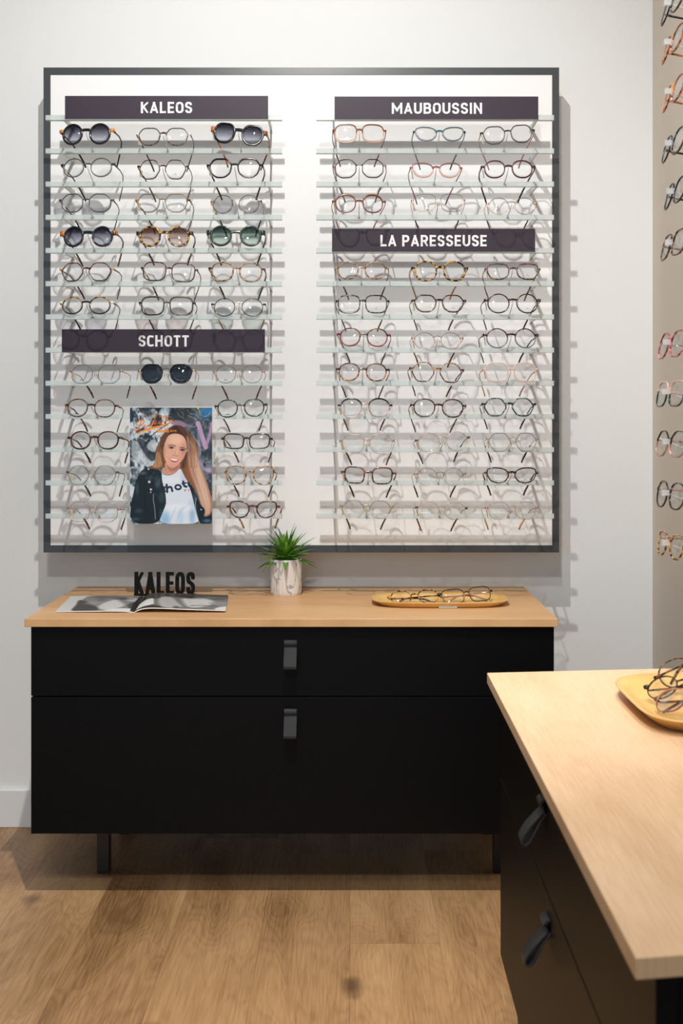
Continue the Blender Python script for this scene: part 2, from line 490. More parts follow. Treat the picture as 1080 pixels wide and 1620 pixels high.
def lettering(text, x0, x1, z0, z1, y0, y1, stroke=.19, gap=.13, narrow=1.0):
    """block letters between y0 and y1; returns list of MB, one per letter"""
    h = z1 - z0
    total = sum(G[c][0] * narrow + gap for c in text) - gap
    kx = (x1 - x0) / total
    out, x = [], x0
    st = stroke * h
    for c in text:
        w, strokes = G[c]
        w = w * narrow * kx
        mb = MB()
        sx = min(st, w)
        for ln in strokes:
            pts = [(x + sx / 2 + (w - sx) * u, z0 + st / 2 + (h - st) * v) for u, v in ln]
            for i, (a, b_) in enumerate(zip(pts, pts[1:])):
                d = Vector((b_[0] - a[0], b_[1] - a[1]))
                if d.length < 1e-9: continue
                d.normalize()
                vert = abs(d.y) > abs(d.x)
                yy0 = y0 - 0.00003 * (i % 5) - 0.00011 * strokes.index(ln)
                hw = (sx if vert else st * .9) / 2
                n = Vector((-d.y, d.x)) * hw
                first, last = i == 0, i == len(pts) - 2
                long_ = (Vector(b_) - Vector(a)).length > st * .45
                e = d * (hw if long_ else hw * .35)
                q = [Vector(a) - e + n, Vector(a) - e - n, Vector(b_) + e - n, Vector(b_) + e + n]
                q = [(min(max(v.x, x - 0.0002), x + w + 0.0002), min(max(v.y, z0), z1)) for v in q]
                vv = [(u, yy0, v) for u, v in q] + [(u, y1 - 0.00002 * (i % 5), v) for u, v in q]
                mb.add(vv, [(0, 1, 2, 3), (7, 6, 5, 4), (0, 4, 5, 1), (1, 5, 6, 2), (2, 6, 7, 3), (3, 7, 4, 0)])
        if strokes: out.append(mb)
        x += w + gap * kx
    return out


def sign(label, rect, text, trect, which):
    y = YS - 0.0012
    x0, z1 = at(rect[0], rect[1], y); x1, z0 = at(rect[2], rect[3], y)
    t = tag(empty('brand_sign', ((x0 + x1) / 2, y, z0)), label, 'sign', 'plum brand signs on the eyewear racks')
    X, Z = t.location.x, t.location.z
    MB().box(x0 - X, x1 - X, -0.002, 0.0, 0, z1 - Z).build('sign_plate', M['sign'], t)
    a0, b1 = at(trect[0], trect[1], y); a1, b0 = at(trect[2], trect[3], y)
    allm = MB()
    for mb in lettering(text, a0 - X, a1 - X, b0 - Z, b1 - Z, -0.0027, -0.0021):
        allm.add(mb.v, mb.f)
    allm.build('lettering', M['letter_white'], t)


sign('plum sign above the three sunglasses and spectacles at the top of the poster rack', (103, 152, 424, 188), 'KALEOS', (223, 161.5, 304, 179.5), 0)
sign('plum sign with one long word, topmost on the rack over the bamboo tray', (529, 153, 851, 188.5), 'MAUBOUSSIN', (619.5, 163, 762, 180.5), 1)
sign('plum sign with two words, partway down the rack over the bamboo tray', (525, 362, 846, 398), 'LA PARESSEUSE', (601.5, 372, 769.5, 390), 2)
sign('plum sign halfway down the poster rack, just above the dark-lensed hexagonal sunglasses', (98, 521, 419, 557), 'SCHOTT', (219.5, 530.5, 299, 548.5), 3)


# ------------------------------------------------------------------ eyewear
def superel(n, N=40):
    o = []
    for i in range(N):
        a = 2 * PI * i / N
        c, s_ = math.cos(a), math.sin(a)
        o.append((math.copysign(abs(c) ** (2 / n), c), math.copysign(abs(s_) ** (2 / n), s_)))
    return o


def chaikin(pts, it=2, N=44):
    for _ in range(it):
        q = []
        for i in range(len(pts)):
            a, b_ = pts[i], pts[(i + 1) % len(pts)]
            q.append((a[0] * .84 + b_[0] * .16, a[1] * .84 + b_[1] * .16))
            q.append((a[0] * .16 + b_[0] * .84, a[1] * .16 + b_[1] * .84))
        pts = q
    # resample evenly
    L = [0]
    for i in range(len(pts)):
        a, b_ = pts[i], pts[(i + 1) % len(pts)]
        L.append(L[-1] + math.hypot(b_[0] - a[0], b_[1] - a[1]))
    out = []
    for k in range(N):
        t = L[-1] * k / N
        i = max(j for j in range(len(L) - 1) if L[j] <= t + 1e-12)
        f = (t - L[i]) / max(L[i + 1] - L[i], 1e-9)
        a, b_ = pts[i % len(pts)], pts[(i + 1) % len(pts)]
        out.append((a[0] + (b_[0] - a[0]) * f, a[1] + (b_[1] - a[1]) * f))
    mx = max(abs(p_[0]) for p_ in out); my = max(abs(p_[1]) for p_ in out)
    return [(p_[0] / mx, p_[1] / my) for p_ in out]


SH = {
    'round': superel(2.0),
    'big': [(x * (1 + .03 * z), z) for x, z in superel(2.35)],
    'panto': [(x * (.96 + .09 * z), z + .04 * (1 - x * x)) for x, z in superel(2.25)],
    'square': [(x * (.97 + .04 * z), z) for x, z in superel(3.2)],
    'rect': [(x * (.96 + .05 * z), z + .07 * x) for x, z in superel(3.4)],
    'oct': chaikin([(-.48, 1), (.48, 1), (1, .46), (1, -.46), (.48, -1), (-.48, -1), (-1, -.46), (-1, .46)], 1),
    'hex': chaikin([(-.55, 1), (.5, 1), (1.05, .12), (.55, -1), (-.5, -1), (-1.05, .0)], 2),
    'geo': chaikin([(-.65, .95), (.6, 1), (1.05, .3), (.8, -.6), (.35, -1), (-.4, -1), (-.9, -.55), (-1.05, .3)], 2),
    'cat': chaikin([(-.82, .62), (-.3, .92), (.5, 1.0), (1.0, .82), (1.02, .1), (.66, -.72), (0, -1), (-.62, -.82), (-1, -.1)], 2),
    'butter': chaikin([(-.75, .85), (.2, 1.0), (1.1, .82), (1.08, -.1), (.7, -.95), (-.25, -1), (-.85, -.6), (-1.0, .2)], 2),
}


def polyo(pts, t):
    """offset outline outwards by t"""
    n = len(pts)
    out = []
    for i in range(n):
        a, b_ = pts[i - 1], pts[(i + 1) % n]
        d = Vector((b_[0] - a[0], b_[1] - a[1]))
        d.normalize()
        out.append((pts[i][0] + d.y * t, pts[i][1] - d.x * t))
    return out


def make_glasses(kind, w, h, shape, thick, mtop, mbot, mtip, mtem, lens, tagp=True, metal=False, tiph=0.0050, fold=False,
                 prints=None, lw=None, brow=0.0, cut=0.1, mid=None):
    """eyewear centred on its bridge; front faces -y, temples run to +y. w, h in metres"""
    root = empty(kind)
    c = 0.258 * w
    a = (lw or {'round': .198, 'panto': .205, 'oct': .205, 'hex': .21, 'geo': .21, 'big': .208}.get(shape, .218)) * w
    b_ = h / 2
    d = 0.0032 if not metal else 0.0014
    if thick > .003: d = 0.0045
    base = SH[shape]
    curve = lambda x: 1.05 * x * x
    fm = MB()
    lens_pts = []
    for sg in (-1, 1):
        pts = [(x * (a - thick), z * (b_ - thick)) for x, z in base]
        area = sum(pts[i - 1][0] * pts[i][1] - pts[i][0] * pts[i - 1][1] for i in range(len(pts)))
        if area < 0: pts = pts[::-1]
        lens_pts.append((sg, pts))
        prof = [(-.0002, -.25), (.25, -.5), (.75, -.5), (1, -.25), (1, .3), (.7, .5), (.2, .5), (-.0002, .25)]
        n = len(pts)
        verts, mi, faces = [], [], []
        for (o_, y_) in prof:
            # thicker towards the brow if asked
            ring = []
            pw = polyo(pts, 1.0)
            for k in range(n):
                nx, nz = pw[k][0] - pts[k][0], pw[k][1] - pts[k][1]
                tt = thick * (1 + brow * max(0, nz))
                ring.append((pts[k][0] + nx * tt * o_, pts[k][1] + nz * tt * o_))
            for x, z in ring:
                X = sg * (c + x)
                verts.append((X, y_ * d + curve(X), z))
        P = len(prof)
        for j in range(P):
            for k in range(n):
                k2 = (k + 1) % n; j2 = (j + 1) % P
                faces.append((j * n + k, j * n + k2, j2 * n + k2, j2 * n + k))
                zz = pts[k][1] / b_
                mi.append(0 if zz > cut else 1)
        fm.add(verts, faces, mi, True)
    # bridge
    zb = .32 * b_ if not metal else .38 * b_
    xi = c - a + thick * .6
    r_ = max(thick * (.5 if metal else .85), .0008)
    br = []
    for i in range(9):
        u = -1 + 2 * i / 8
        X = u * (xi + .001)
        br.append((X, curve(X), zb + (1 - u * u) * (.0035 if metal else .002)))
    fm.sweep(br, d * .42, [r_ * (1.5 if abs(u) > 3 else 1.0) for u in range(-4, 5)], mi=2, up=(0, 0, 1), sq=2.6)
    # end pieces
    xe = c + a - thick * .5
    zt = .34 * b_
    for sg in (-1, 1):
        q = [(sg * xe, curve(xe), zt - .0002), (sg * (xe + w / 2) / 2, curve(xe) * 1.02, zt + .0004), (sg * (w / 2 + .0008), curve(w / 2), zt + .0004),
             (sg * (w / 2 + .001), curve(w / 2) + .0035, zt)]
        fm.sweep(q, [d * .5, d * .5, d * .45, d * .4], [tiph * .5] * 4, mi=3, up=(0, 0, 1), sq=4)
    fm.build('frame_front', [M[mtop], M[mbot], M[mid or mtop], M[mtip]], root)
    # lenses
    for sg, pts in lens_pts:
        n = len(pts)
        lm = MB()
        verts = []
        rings = (1.0, .66, .33)
        for y_ in (-.0005, .0005):
            for r2 in rings:
                for x, z in pts:
                    X = sg * (c + x * r2)
                    verts.append((X, curve(X) + y_ - .0016 * (1 - r2 * r2), z * r2))
            verts.append((sg * c, curve(c) + y_ - .0016, 0))
        K = n * 3 + 1
        faces = []
        for s0 in (0, K):
            for j in range(2):
                for k in range(n):
                    k2 = (k + 1) % n
                    faces.append((s0 + j * n + k, s0 + j * n + k2, s0 + (j + 1) * n + k2, s0 + (j + 1) * n + k))
            for k in range(n):
                faces.append((s0 + 2 * n + k, s0 + 2 * n + (k + 1) % n, s0 + 3 * n))
        for k in range(n):
            faces.append((k, (k + 1) % n, K + (k + 1) % n, K + k))
        lm.add(verts, faces, 0, True)
        lo = lm.build('lens', M[lens], root)
        if prints:
            pr = prints[0] if sg < 0 else prints[1]
            if pr:
                pm = MB()
                zc = -.58 * b_
                mat = {'sun': 'print_dark', 'o': 'print_orange', 'p': 'print_pink', 'g': 'print'}[pr]
                yy = curve(c) - .0022
                if pr == 'sun':
                    for dx in (-.0024, .0024):
                        ring = [(sg * c + dx + .0019 * math.cos(R(180 + 18 * k)), yy, zc + .0022 * math.sin(R(180 + 18 * k))) for k in range(11)]
                        pm.add(ring + [(x, yy + .0003, z) for x, _, z in ring], [tuple(range(11)), tuple(range(21, 10, -1))])
                elif pr in 'op':
                    for q in range(2):
                        pth = [(sg * c - .004 + .0009 * k + q * .0008, yy, zc - q * .0018 + .0011 * math.sin(k * 2.3 + q) + k * .0002) for k in range(10)]
                        pm.sweep(pth, .0001, .00035, n=4)
                else:
                    for q in range(6):
                        x = sg * c + .0006 - .0045 + q * .0017
                        pm.box(x, x + .0009, yy, yy + .0002, zc, zc + .0008)
                    pm.box(sg * c - .0006, sg * c + .0008, yy, yy + .0002, zc + .0022, zc + .0038)
                pm.build('print', M[mat], lo)
    # temples
    hw = w / 2
    for sg in (-1, 1):
        tm = MB()
        jit = random.uniform(-.004, .004)
        y0 = curve(hw) + .002
        if not fold:
            path = [(hw, y0, 0), (hw + .001, .02, 0), (hw + .0015, .05, 0.003), (hw - .001 + jit * .3, .082, .0035), (hw - .006 + jit * .5, .099, -.005),
                    (hw - .013 + jit, .116, -.018), (hw - .020 + jit, .128, -.032), (hw - .024 + jit, .134, -.043)]
            path = [(sg * x, y, zt + z) for x, y, z in path]
            if metal:
                tm.sweep(path[:5], .0007, [.0010] * 5, mi=0, sq=3)
                tm.sweep(path[4:], [.0012, .0016, .0018, .0015], [.0016, .0024, .0028, .0022], mi=1, sq=2.5)
            else:
                t1 = .0011 if thick < .003 else .0018
                tm.sweep(path, [t1] * 8, [tiph * .5, .0021, .0019, .0018, .0020, .0024, .0028, .0024], mi=0, sq=3)
        else:
            yo = y0 + (.004 if sg > 0 else .009)
            path = [(hw, y0, 0), (hw - .003, yo, 0), (hw - .03, yo + .001, 0), (hw - .07, yo + .002, -.001), (hw - .09, yo + .002, -.004),
                    (hw - .105, yo + .002, -.012), (hw - .118, yo + .001, -.02)]
            path = [(sg * x, y, zt + z) for x, y, z in path]
            hh = [.0016, .0018, .0018, .0018, .0022, .0026, .0024]
            tm.sweep(path, [.0010] * 7, hh, mi=1 if metal else 0, sq=3)
        tm.build('temple', [M[mtip if metal else mtem], M[mtem]], root)
    if metal:
        for sg in (-1, 1):
            pm = MB()
            x = sg * (c - a + .0005)
            pm.sweep([(x, .001, .05 * b_), (x - sg * .003, .004, -.02 * b_), (x - sg * .003, .007, -.06 * b_)], .0005, .0005, n=6)
            pm.sweep([(x - sg * .003, .0065, .0045), (x - sg * .0032, .0075, 0), (x - sg * .0026, .008, -.0055)], [.0012, .0016, .0012], [.0004, .0007, .0004], n=8, up=(0, 1, 0))
            pm.build('nose_pad', M['pad'], root)
    if tagp and not fold:
        tg = MB()
        z0 = zt - .004
        tg.add([(-hw + .002, .012, z0 + .003), (-hw + .007, .026, z0 + .001), (-hw + .009, .028, z0 - .015), (-hw + .004, .014, z0 - .018),
                (-hw + .0012, .0123, z0 + .003), (-hw + .0062, .0263, z0 + .001), (-hw + .0082, .0283, z0 - .015), (-hw + .0032, .0143, z0 - .018)],
               [(0, 1, 2, 3), (7, 6, 5, 4), (0, 4, 5, 1), (1, 5, 6, 2), (2, 6, 7, 3), (3, 7, 4, 0)])
        tg.build('price_tag', M['tagp'], root)
    return root


YG = -0.318
SG = FPX / (YG - CAMY)
LR = 'on the poster rack'
RR_ = 'on the rack above the tray'


def spec(cx, cy, w, h, shape, th, mats, lens='clear', roll=0, kind='eyeglasses', **kw):
    return dict(cx=cx, cy=cy, w=w, h=h, shape=shape, th=th, mats=mats, lens=lens, roll=roll, kind=kind, kw=kw)


# mats = top, bottom, end piece, temple
A, B_ = 'poster rack', 'rack above the tray'
LEFT = [
 (1, spec(136, 212, 86, 34, 'round', .0042, ('bk', 'bk', 'orange', 'bk'), 'grey_grad', 0, 'sunglasses', tiph=.0085, tagp=False), 'black round sunglasses with orange corners, top row of the poster rack'),
 (1, spec(258, 216, 85, 29.5, 'geo', .0018, ('ggreen', 'tort', 'cream', 'tortd'), tiph=.005, mid='tort'), 'grey green over tortoise spectacles with cream corners between two top row sunglasses'),
 (1, spec(377, 212, 88, 34, 'geo', .0048, ('bk', 'bk', 'torto', 'torto'), 'grey_grad', 6, 'sunglasses', tiph=.013, lw=.205), 'chunky black angular sunglasses with tortoise sides, hanging askew in the top row'),
 (2, spec(138, 265, 86, 31, 'round', .0016, ('ggreen', 'ggreen', 'dgreen', 'bk'), tiph=.006), 'thin grey green round spectacles below the orange-cornered sunglasses'),
 (2, spec(257, 268, 79, 31.5, 'hex', .0015, ('tort', 'bk', 'tort', 'tortd'), prints=(None, 'g')), 'thin dark hexagonal spectacles with tortoise flecks, second row of the poster rack'),
 (2, spec(371, 266, 87, 31, 'geo', .0022, ('bk', 'bk', 'bk', 'bk'), brow=.5), 'glossy black soft-angled spectacles, second row of the poster rack'),
 (3, spec(136, 321, 85, 30, 'oct', .0015, ('grey', 'grey', 'grey', 'tortd')), 'slate grey octagonal spectacles above the black and tortoise round sunglasses'),
 (3, spec(257, 321, 85, 30, 'geo', .0012, ('olive', 'olive', 'torto', 'tort')), 'thin olive gold angular spectacles, third row of the poster rack'),
 (3, spec(373, 323, 80, 30, 'round', .0013, ('bk', 'tort', 'torto', 'bk'), metal=True, mid='gold', prints=(None, 'g')), 'small round black and tortoise spectacles with gold bridge, third row of the poster rack'),
 (4, spec(139, 374, 89, 33, 'round', .0044, ('bb', 'bb', 'torto', 'tort'), 'grey_grad', 0, 'sunglasses', tiph=.012, tagp=False, lw=.186), 'blue black round sunglasses with tortoise corners, fourth row of the poster rack'),
 (4, spec(260, 374, 87, 33, 'round', .0038, ('torty', 'torty', 'tortd', 'tort'), 'brown_grad', 0, 'sunglasses', tiph=.009), 'yellow tortoise round sunglasses with brown lenses, fourth row of the poster rack'),
 (4, spec(373, 373, 90, 33, 'round', .0044, ('dgreen', 'dgreen', 'dgreen', 'dgreen'), 'green_grad', 0, 'sunglasses', tiph=.0125, lw=.192), 'dark green round sunglasses with green lenses, fourth row of the poster rack'),
 (5, spec(136, 430, 86, 29.5, 'hex', .0018, ('tort', 'tortd', 'blond', 'tort'), tagp=False), 'hexagonal tortoise spectacles with honey corners, fifth row of the poster rack'),
 (5, spec(267, 430, 88, 30.5, 'square', .0018, ('tort', 'tortd', 'tortd', 'tort'), 'clear', 2.5), 'square tortoise spectacles tilted a little, middle of the fifth row of the poster rack'),
 (5, spec(374, 430, 87, 31, 'big', .0022, ('tortl', 'tortl', 'tortd', 'tortg'), 'clear', 1), 'light brown tortoise rounded spectacles under the green lensed sunglasses'),
 (6, spec(136, 483, 85, 28, 'round', .0020, ('torty', 'bb', 'cream', 'tortd'), tiph=.006, mid='bb', prints=(None, 'g')), 'dark round spectacles with square cream corners, sixth row of the poster rack'),
 (6, spec(264, 484, 87, 29.5, 'square', .0020, ('olivem', 'bk', 'dgreen', 'tort'), brow=.5), 'black olive large square spectacles above the second poster rack sign'),
 (6, spec(377, 486, 85, 29, 'round', .0017, ('dgreen', 'bk', 'dgreen', 'gold'), metal=True, mid='gold', prints=(None, 'g')), 'dark green round spectacles with gold bridge, sixth row of the poster rack'),
 (8, spec(151, 592, 84, 29, 'oct', .0009, ('steelb', 'steelb', 'rose', 'tort'), 'demo', metal=True, mid='rose', prints=('sun', 'o')), 'thin blue grey wire octagonal spectacles beside the dark hexagonal sunglasses'),
 (8, spec(263, 591, 90, 31, 'geo', .0014, ('bk', 'bk', 'gold', 'tort'), 'blue_dark', 0, 'sunglasses', metal=True, mid='gun', lw=.20, prints=('sun', None)), 'black hexagonal sunglasses with dark blue lenses above the portrait poster'),
 (8, spec(378, 592.5, 80, 28, 'panto', .0009, ('bronze', 'bronze', 'rose', 'tortp'), 'demo', metal=True, prints=('sun', 'p')), 'thin bronze wire rounded spectacles next to the dark hexagonal sunglasses'),
 (9, spec(144, 646, 83, 28.5, 'panto', .0019, ('tort', 'tortb', 'tort', 'tort'), 'demo', 1, prints=('sun', 'o'), mid='bb'), 'brown tortoise spectacles with dark blue bridge beside the poster lettering'),
 (9, spec(381, 646, 81, 28, 'panto', .0021, ('tortg', 'tortg', 'dgreen', 'tortg'), 'demo', -2, prints=('sun', 'o')), 'green black flecked rounded spectacles, uppermost at the plant side of the poster'),
 (10, spec(149, 697, 85, 28.5, 'panto', .0023, ('tortp', 'tortd', 'tortd', 'tort'), 'demo', 0, prints=(None, 'o')), 'wide plum brown tortoise spectacles beside the portrait, tenth pair down from the orange-cornered sunglasses'),
 (10, spec(390, 698, 79, 24, 'rect', .0021, ('tortd', 'tortd', 'tortd', 'tort'), 'demo', 0, prints=('p', 'p')), 'narrow rectangular dark tortoise spectacles on the plant side of the poster'),
 (11, spec(145, 752, 82, 30, 'hex', .0010, ('olivem', 'olivem', 'olivem', 'olivem'), 'demo', 0, metal=True, mid='rose', prints=(None, 'g')), 'thin olive green wire angular spectacles beside the poster, second pair from the bottom'),
 (11, spec(395, 751.5, 80, 29.5, 'butter', .0019, ('tortl', 'tortl', 'tortl', 'tortd'), 'demo', 0, prints=('p', 'o')), 'pale brown speckled oversized spectacles on the plant side of the poster'),
 (12, spec(147, 810, 84, 31, 'oct', .0009, ('rose', 'gold', 'rose', 'tort'), 'demo', 1, metal=True, prints=(None, 'g')), 'rose gold wire spectacles at the foot of the poster, bottom row'),
 (12, spec(400, 806, 82, 27, 'cat', .0023, ('tortp', 'tortp', 'tortp', 'tortl'), 'demo', 0, lw=.205, prints=(None, 'g')), 'dark plum cat-eye spectacles just above the potted plant'),
]
RIGHT = [
 (1, spec(568.5, 211, 83, 30, 'square', .0021, ('brown', 'amber', 'brown', 'brown')), 'chestnut to amber oversized square spectacles, top row of the rack above the tray'),
 (1, spec(695, 212, 81, 24, 'cat', .0020, ('teal', 'blueg', 'bk', 'teal'), tagp=False), 'teal blue oval spectacles in the top row of the rack above the tray'),
 (1, spec(803, 212.5, 84, 29.5, 'geo', .0015, ('bk', 'gun', 'bk', 'rose'), 'clear', -3), 'thin black angular spectacles with rose temples, top row of the rack above the tray'),
 (2, spec(568, 266.5, 83, 30.5, 'oct', .0015, ('bk', 'bk', 'rose', 'tortp')), 'thin black octagonal spectacles under the chestnut square pair'),
 (2, spec(690, 269, 81, 25, 'cat', .0021, ('mauve', 'rosea', 'mauve', 'mauve')), 'mauve pink cat-eye spectacles under the teal blue pair'),
 (2, spec(804, 268, 84, 29, 'panto', .0022, ('redb', 'redb', 'redb', 'tortd'), tiph=.006), 'oxblood soft-angled spectacles, second row of the rack above the tray'),
 (3, spec(568, 323, 83, 28.5, 'panto', .0019, ('brown', 'brown', 'brown', 'rose'), brow=.8), 'chestnut rounded spectacles with heavy brow directly over the two-word sign'),
 (3, spec(693, 321, 84, 29, 'square', .0008, ('gun', 'gold', 'rose', 'tort'), metal=True, mid='rose'), 'very thin wire squarish spectacles, middle of the row over the two-word sign'),
 (3, spec(809, 326, 79, 27, 'round', .0009, ('gun', 'gold', 'rose', 'tort'), metal=True, mid='rose'), 'small round wire spectacles with grey rims over the two-word sign'),
 (5, spec(572, 428.5, 83, 28, 'panto', .0018, ('tortl', 'tortl', 'tortl', 'tortd'), prints=(None, 'g')), 'pale speckled tortoise spectacles directly under the two-word sign'),
 (5, spec(696, 429, 88, 32, 'big', .0036, ('torty', 'torty', 'tortd', 'rose'), 'clear', 0, brow=.0, lw=.205, prints=(None, 'g')), 'thick black and yellow tortoise oversized spectacles under the two-word sign'),
 (5, spec(811, 429.5, 86, 26.5, 'butter', .0020, ('tortb', 'tort', 'tortb', 'tort'), 'clear', 0, prints=(None, 'g')), 'blue and brown tortoise cat-like spectacles under the two-word sign'),
 (6, spec(573.5, 481, 83, 29, 'square', .0020, ('tortw', 'tortw', 'bk', 'tort'), prints=(None, 'g')), 'black spectacles with white flecks, above the crimson-sided pair'),
 (6, spec(694.5, 480, 85, 28, 'geo', .0021, ('tortd', 'tort', 'tortd', 'tort'), prints=(None, 'g')), 'dark tortoise angular spectacles below the thick yellow tortoise pair'),
 (6, spec(811, 480, 88, 31, 'round', .0020, ('tortd', 'tortd', 'tortd', 'tortd'), tiph=.007, prints=(None, 'g')), 'dark brown perfectly round spectacles with chunky corners, second row under the two-word sign'),
 (7, spec(575, 534, 83, 29, 'panto', .0020, ('tort', 'red', 'red', 'tortd'), 'clear', 1.5, prints=(None, 'g')), 'crimson and tortoise spectacles, third row under the two-word sign'),
 (7, spec(692, 539, 81, 26.5, 'round', .0010, ('bronze', 'rose', 'rose', 'tort'), metal=True, prints=(None, 'g')), 'small rose gold round wire spectacles, third row under the two-word sign'),
 (7, spec(808.5, 535, 87, 31, 'round', .0019, ('tortd', 'blueg', 'tortd', 'tortd'), tiph=.006, prints=(None, 'g')), 'round spectacles fading from brown to pale blue, third row under the two-word sign'),
 (8, spec(573.5, 589, 83, 28.5, 'panto', .0021, ('tort', 'torto', 'tortd', 'tort'), 'clear', 1, prints=(None, 'g')), 'orange brown tortoise rounded spectacles beneath the crimson pair'),
 (8, spec(691, 589, 85, 31, 'hex', .0018, ('tortl', 'tort', 'tortd', 'tort'), 'clear', 2, prints=(None, 'g')), 'hexagonal tortoise spectacles with a price tag hanging clear of the rim'),
 (8, spec(808, 589, 86, 30.5, 'square', .0020, ('pinkc', 'pinkc', 'pinkc', 'amber'), prints=(None, 'g')), 'clear pink oversized see-through spectacles, fourth row under the two-word sign'),
 (9, spec(577.5, 646, 85, 28.5, 'panto', .0015, ('bk', 'rose', 'bk', 'tort'), 'demo', metal=True, mid='rose', brow=1.2, cut=.35, prints=(None, 'g')), 'black browline over rose wire spectacles, fourth row from the bottom'),
 (9, spec(693.5, 646, 87, 29, 'panto', .0021, ('tortd', 'tort', 'tortd', 'tort'), 'demo', 1, prints=(None, 'g')), 'plum brown tortoise rounded spectacles, middle of the fourth row above the frame bottom'),
 (9, spec(805, 644, 84, 28.5, 'hex', .0021, ('tortt', 'tortt', 'bk', 'bk'), 'demo', prints=(None, 'g')), 'teal and black flecked hexagonal spectacles in the fourth row from the bottom'),
 (10, spec(580.5, 702.5, 86, 30.5, 'geo', .0009, ('rose', 'gold', 'rose', 'tort'), 'demo', metal=True, prints=(None, 'g')), 'rose gold wire soft-angled spectacles over the blue brown rectangular pair'),
 (10, spec(700.5, 699.5, 86, 30, 'round', .0009, ('rose', 'gold', 'tortp', 'tort'), 'demo', -3.5, metal=True, prints=(None, 'g')), 'rose gold wire round spectacles hanging askew, third row from the bottom'),
 (10, spec(811, 699.5, 81, 28.5, 'hex', .0010, ('gun', 'bronze', 'gold', 'bk'), 'demo', metal=True, mid='rose', prints=(None, 'g')), 'dark wire hexagonal spectacles over the dark cat-eye pair'),
 (11, spec(582.5, 752, 85, 26.5, 'rect', .0024, ('tortb', 'tort', 'tortb', 'tortd'), 'demo', 1.5, lw=.20, prints=(None, 'g')), 'blue brown tortoise rectangular spectacles, second row from the bottom'),
 (11, spec(696.5, 754.5, 81, 28, 'round', .0009, ('bronze', 'gold', 'rose', 'tort'), 'demo', metal=True, prints=('g', None)), 'bronze and gold round wire spectacles between the rectangular and cat-eye pairs'),
 (11, spec(809, 752, 83, 25, 'cat', .0022, ('tortd', 'tortd', 'tort', 'redb'), 'demo', prints=(None, 'g')), 'dark tortoise cat-eye spectacles, second row from the bottom above the tray'),
 (12, spec(580, 806, 83, 27.5, 'hex', .0009, ('gun', 'gold', 'gold', 'olivem'), 'demo', 1, metal=True, mid='gold', prints=(None, 'g')), 'grey and gold wire spectacles with green temple tips, bottom row'),
 (12, spec(698.5, 808, 82, 26.5, 'oct', .0009, ('rose', 'gold', 'tortp', 'tort'), 'demo', 1, metal=True, prints=(None, 'g')), 'rose gold wire spectacles with dark brown temple tips, bottom row above the tray'),
 (12, spec(810, 808, 83, 27, 'geo', .0009, ('rose', 'rose', 'rose', 'amber'), 'demo', 0, metal=True, prints=(None, 'g')), 'rose gold wire spectacles with peach temple tips, bottom row above the tray'),
]

for side, rows in ((0, LEFT), (1, RIGHT)):
    g = ('eyewear on the poster rack', 'eyewear on the rack above the tray')[side]
    for (sh, s, label) in rows:
        w, h = s['w'] / SG, s['h'] * 1.045 / SG
        mt, mb_, me_, mte = s['mats']
        o = make_glasses(s['kind'], w, h, s['shape'], s['th'] * (1.15 if s['kw'].get('metal') else 1.38 if s['th'] < .003 else 1.08), mt, mb_, me_, mte, s['lens'], **s['kw'])
        x, z = at(s['cx'], s['cy'], YG)
        s['x'], s['z'] = x, z
        o.location = (x, YG, z)
        pitch = -10 + random.uniform(-1.5, 1.5)
        yaw = random.uniform(-3, 3) + (-3 if side == 0 and s['cx'] < 200 else 0)
        o.rotation_euler = (Matrix.Rotation(R(yaw), 3, 'Z') @ Matrix.Rotation(R(pitch), 3, 'X') @ Matrix.Rotation(R(s['roll']), 3, 'Y')).to_euler()
        tag(o, label, s['kind'], g)

# ------------------------------------------------------------------ acrylic shelves with arms and nose rests
ORD13 = ['topmost', 'second', 'third', 'fourth', 'fifth', 'sixth', 'seventh', 'eighth', 'ninth', 'tenth', 'eleventh', 'twelfth', 'lowest']
for side, rows, (xa, xb), arms in ((0, LEFT, (72, 446), (99, 424)), (1, RIGHT, (500, 876), (527, 850.5))):
    for k, py in enumerate(SHELF_Y):
        x0, z = at(xa, py, YS); x1, _ = at(xb, py, YS)
        hh = 0.0062
        xm = (x0 + x1) / 2
        t = tag(empty('eyewear_shelf', (xm, YS, z - hh)),
                '%s frosted acrylic bar shelf %s' % (ORD13[k], ('on the rack holding the portrait poster', 'on the rack above the bamboo tray')[side]),
                'shelf', ('acrylic shelves of the poster rack', 'acrylic shelves of the rack above the tray')[side])
        bar = MB()
        bar.box(x0 - xm, x1 - xm, 0.0, 0.0035, 0, 2 * hh)
        bar.box(x0 - xm, x1 - xm, 0.0035, 0.014, 0, 0.0018)
        bar.build('bar', M['strip'], t)
        for ax in arms:
            a0, _ = at(ax, py, YS)
            am = MB().box(a0 - .0022 - xm, a0 + .0022 - xm, 0.0037, YF - YS, 0.002, 0.0125)
            am.box(a0 - .004 - xm, a0 + .004 - xm, YF - YS - .003, YF - YS, -0.002, 0.016)
            am.build('arm', M['arm'], t)
        for (sh, s, _l) in rows:
            if sh == k:
                dx = s['x'] - xm
                zt = s['z'] + .004 - (z - hh)
                m = MB()
                sx = dx * 1.0
                m.sweep([(sx, -0.002, .004), (sx, -.010, .010), (sx, -.045, zt * .55), (sx, YG - YS + .006, zt - .004), (sx, YG - YS + .0045, zt + .002)],
                        [.0024, .0015, .0013, .0012, .001], [.0016, .001, .0009, .0009, .0008], n=8, sq=3)
                m.box(sx - .004, sx + .004, -.0025, .0, -.001, .0075)
                m.build('nose_rest', M['rest'], t)


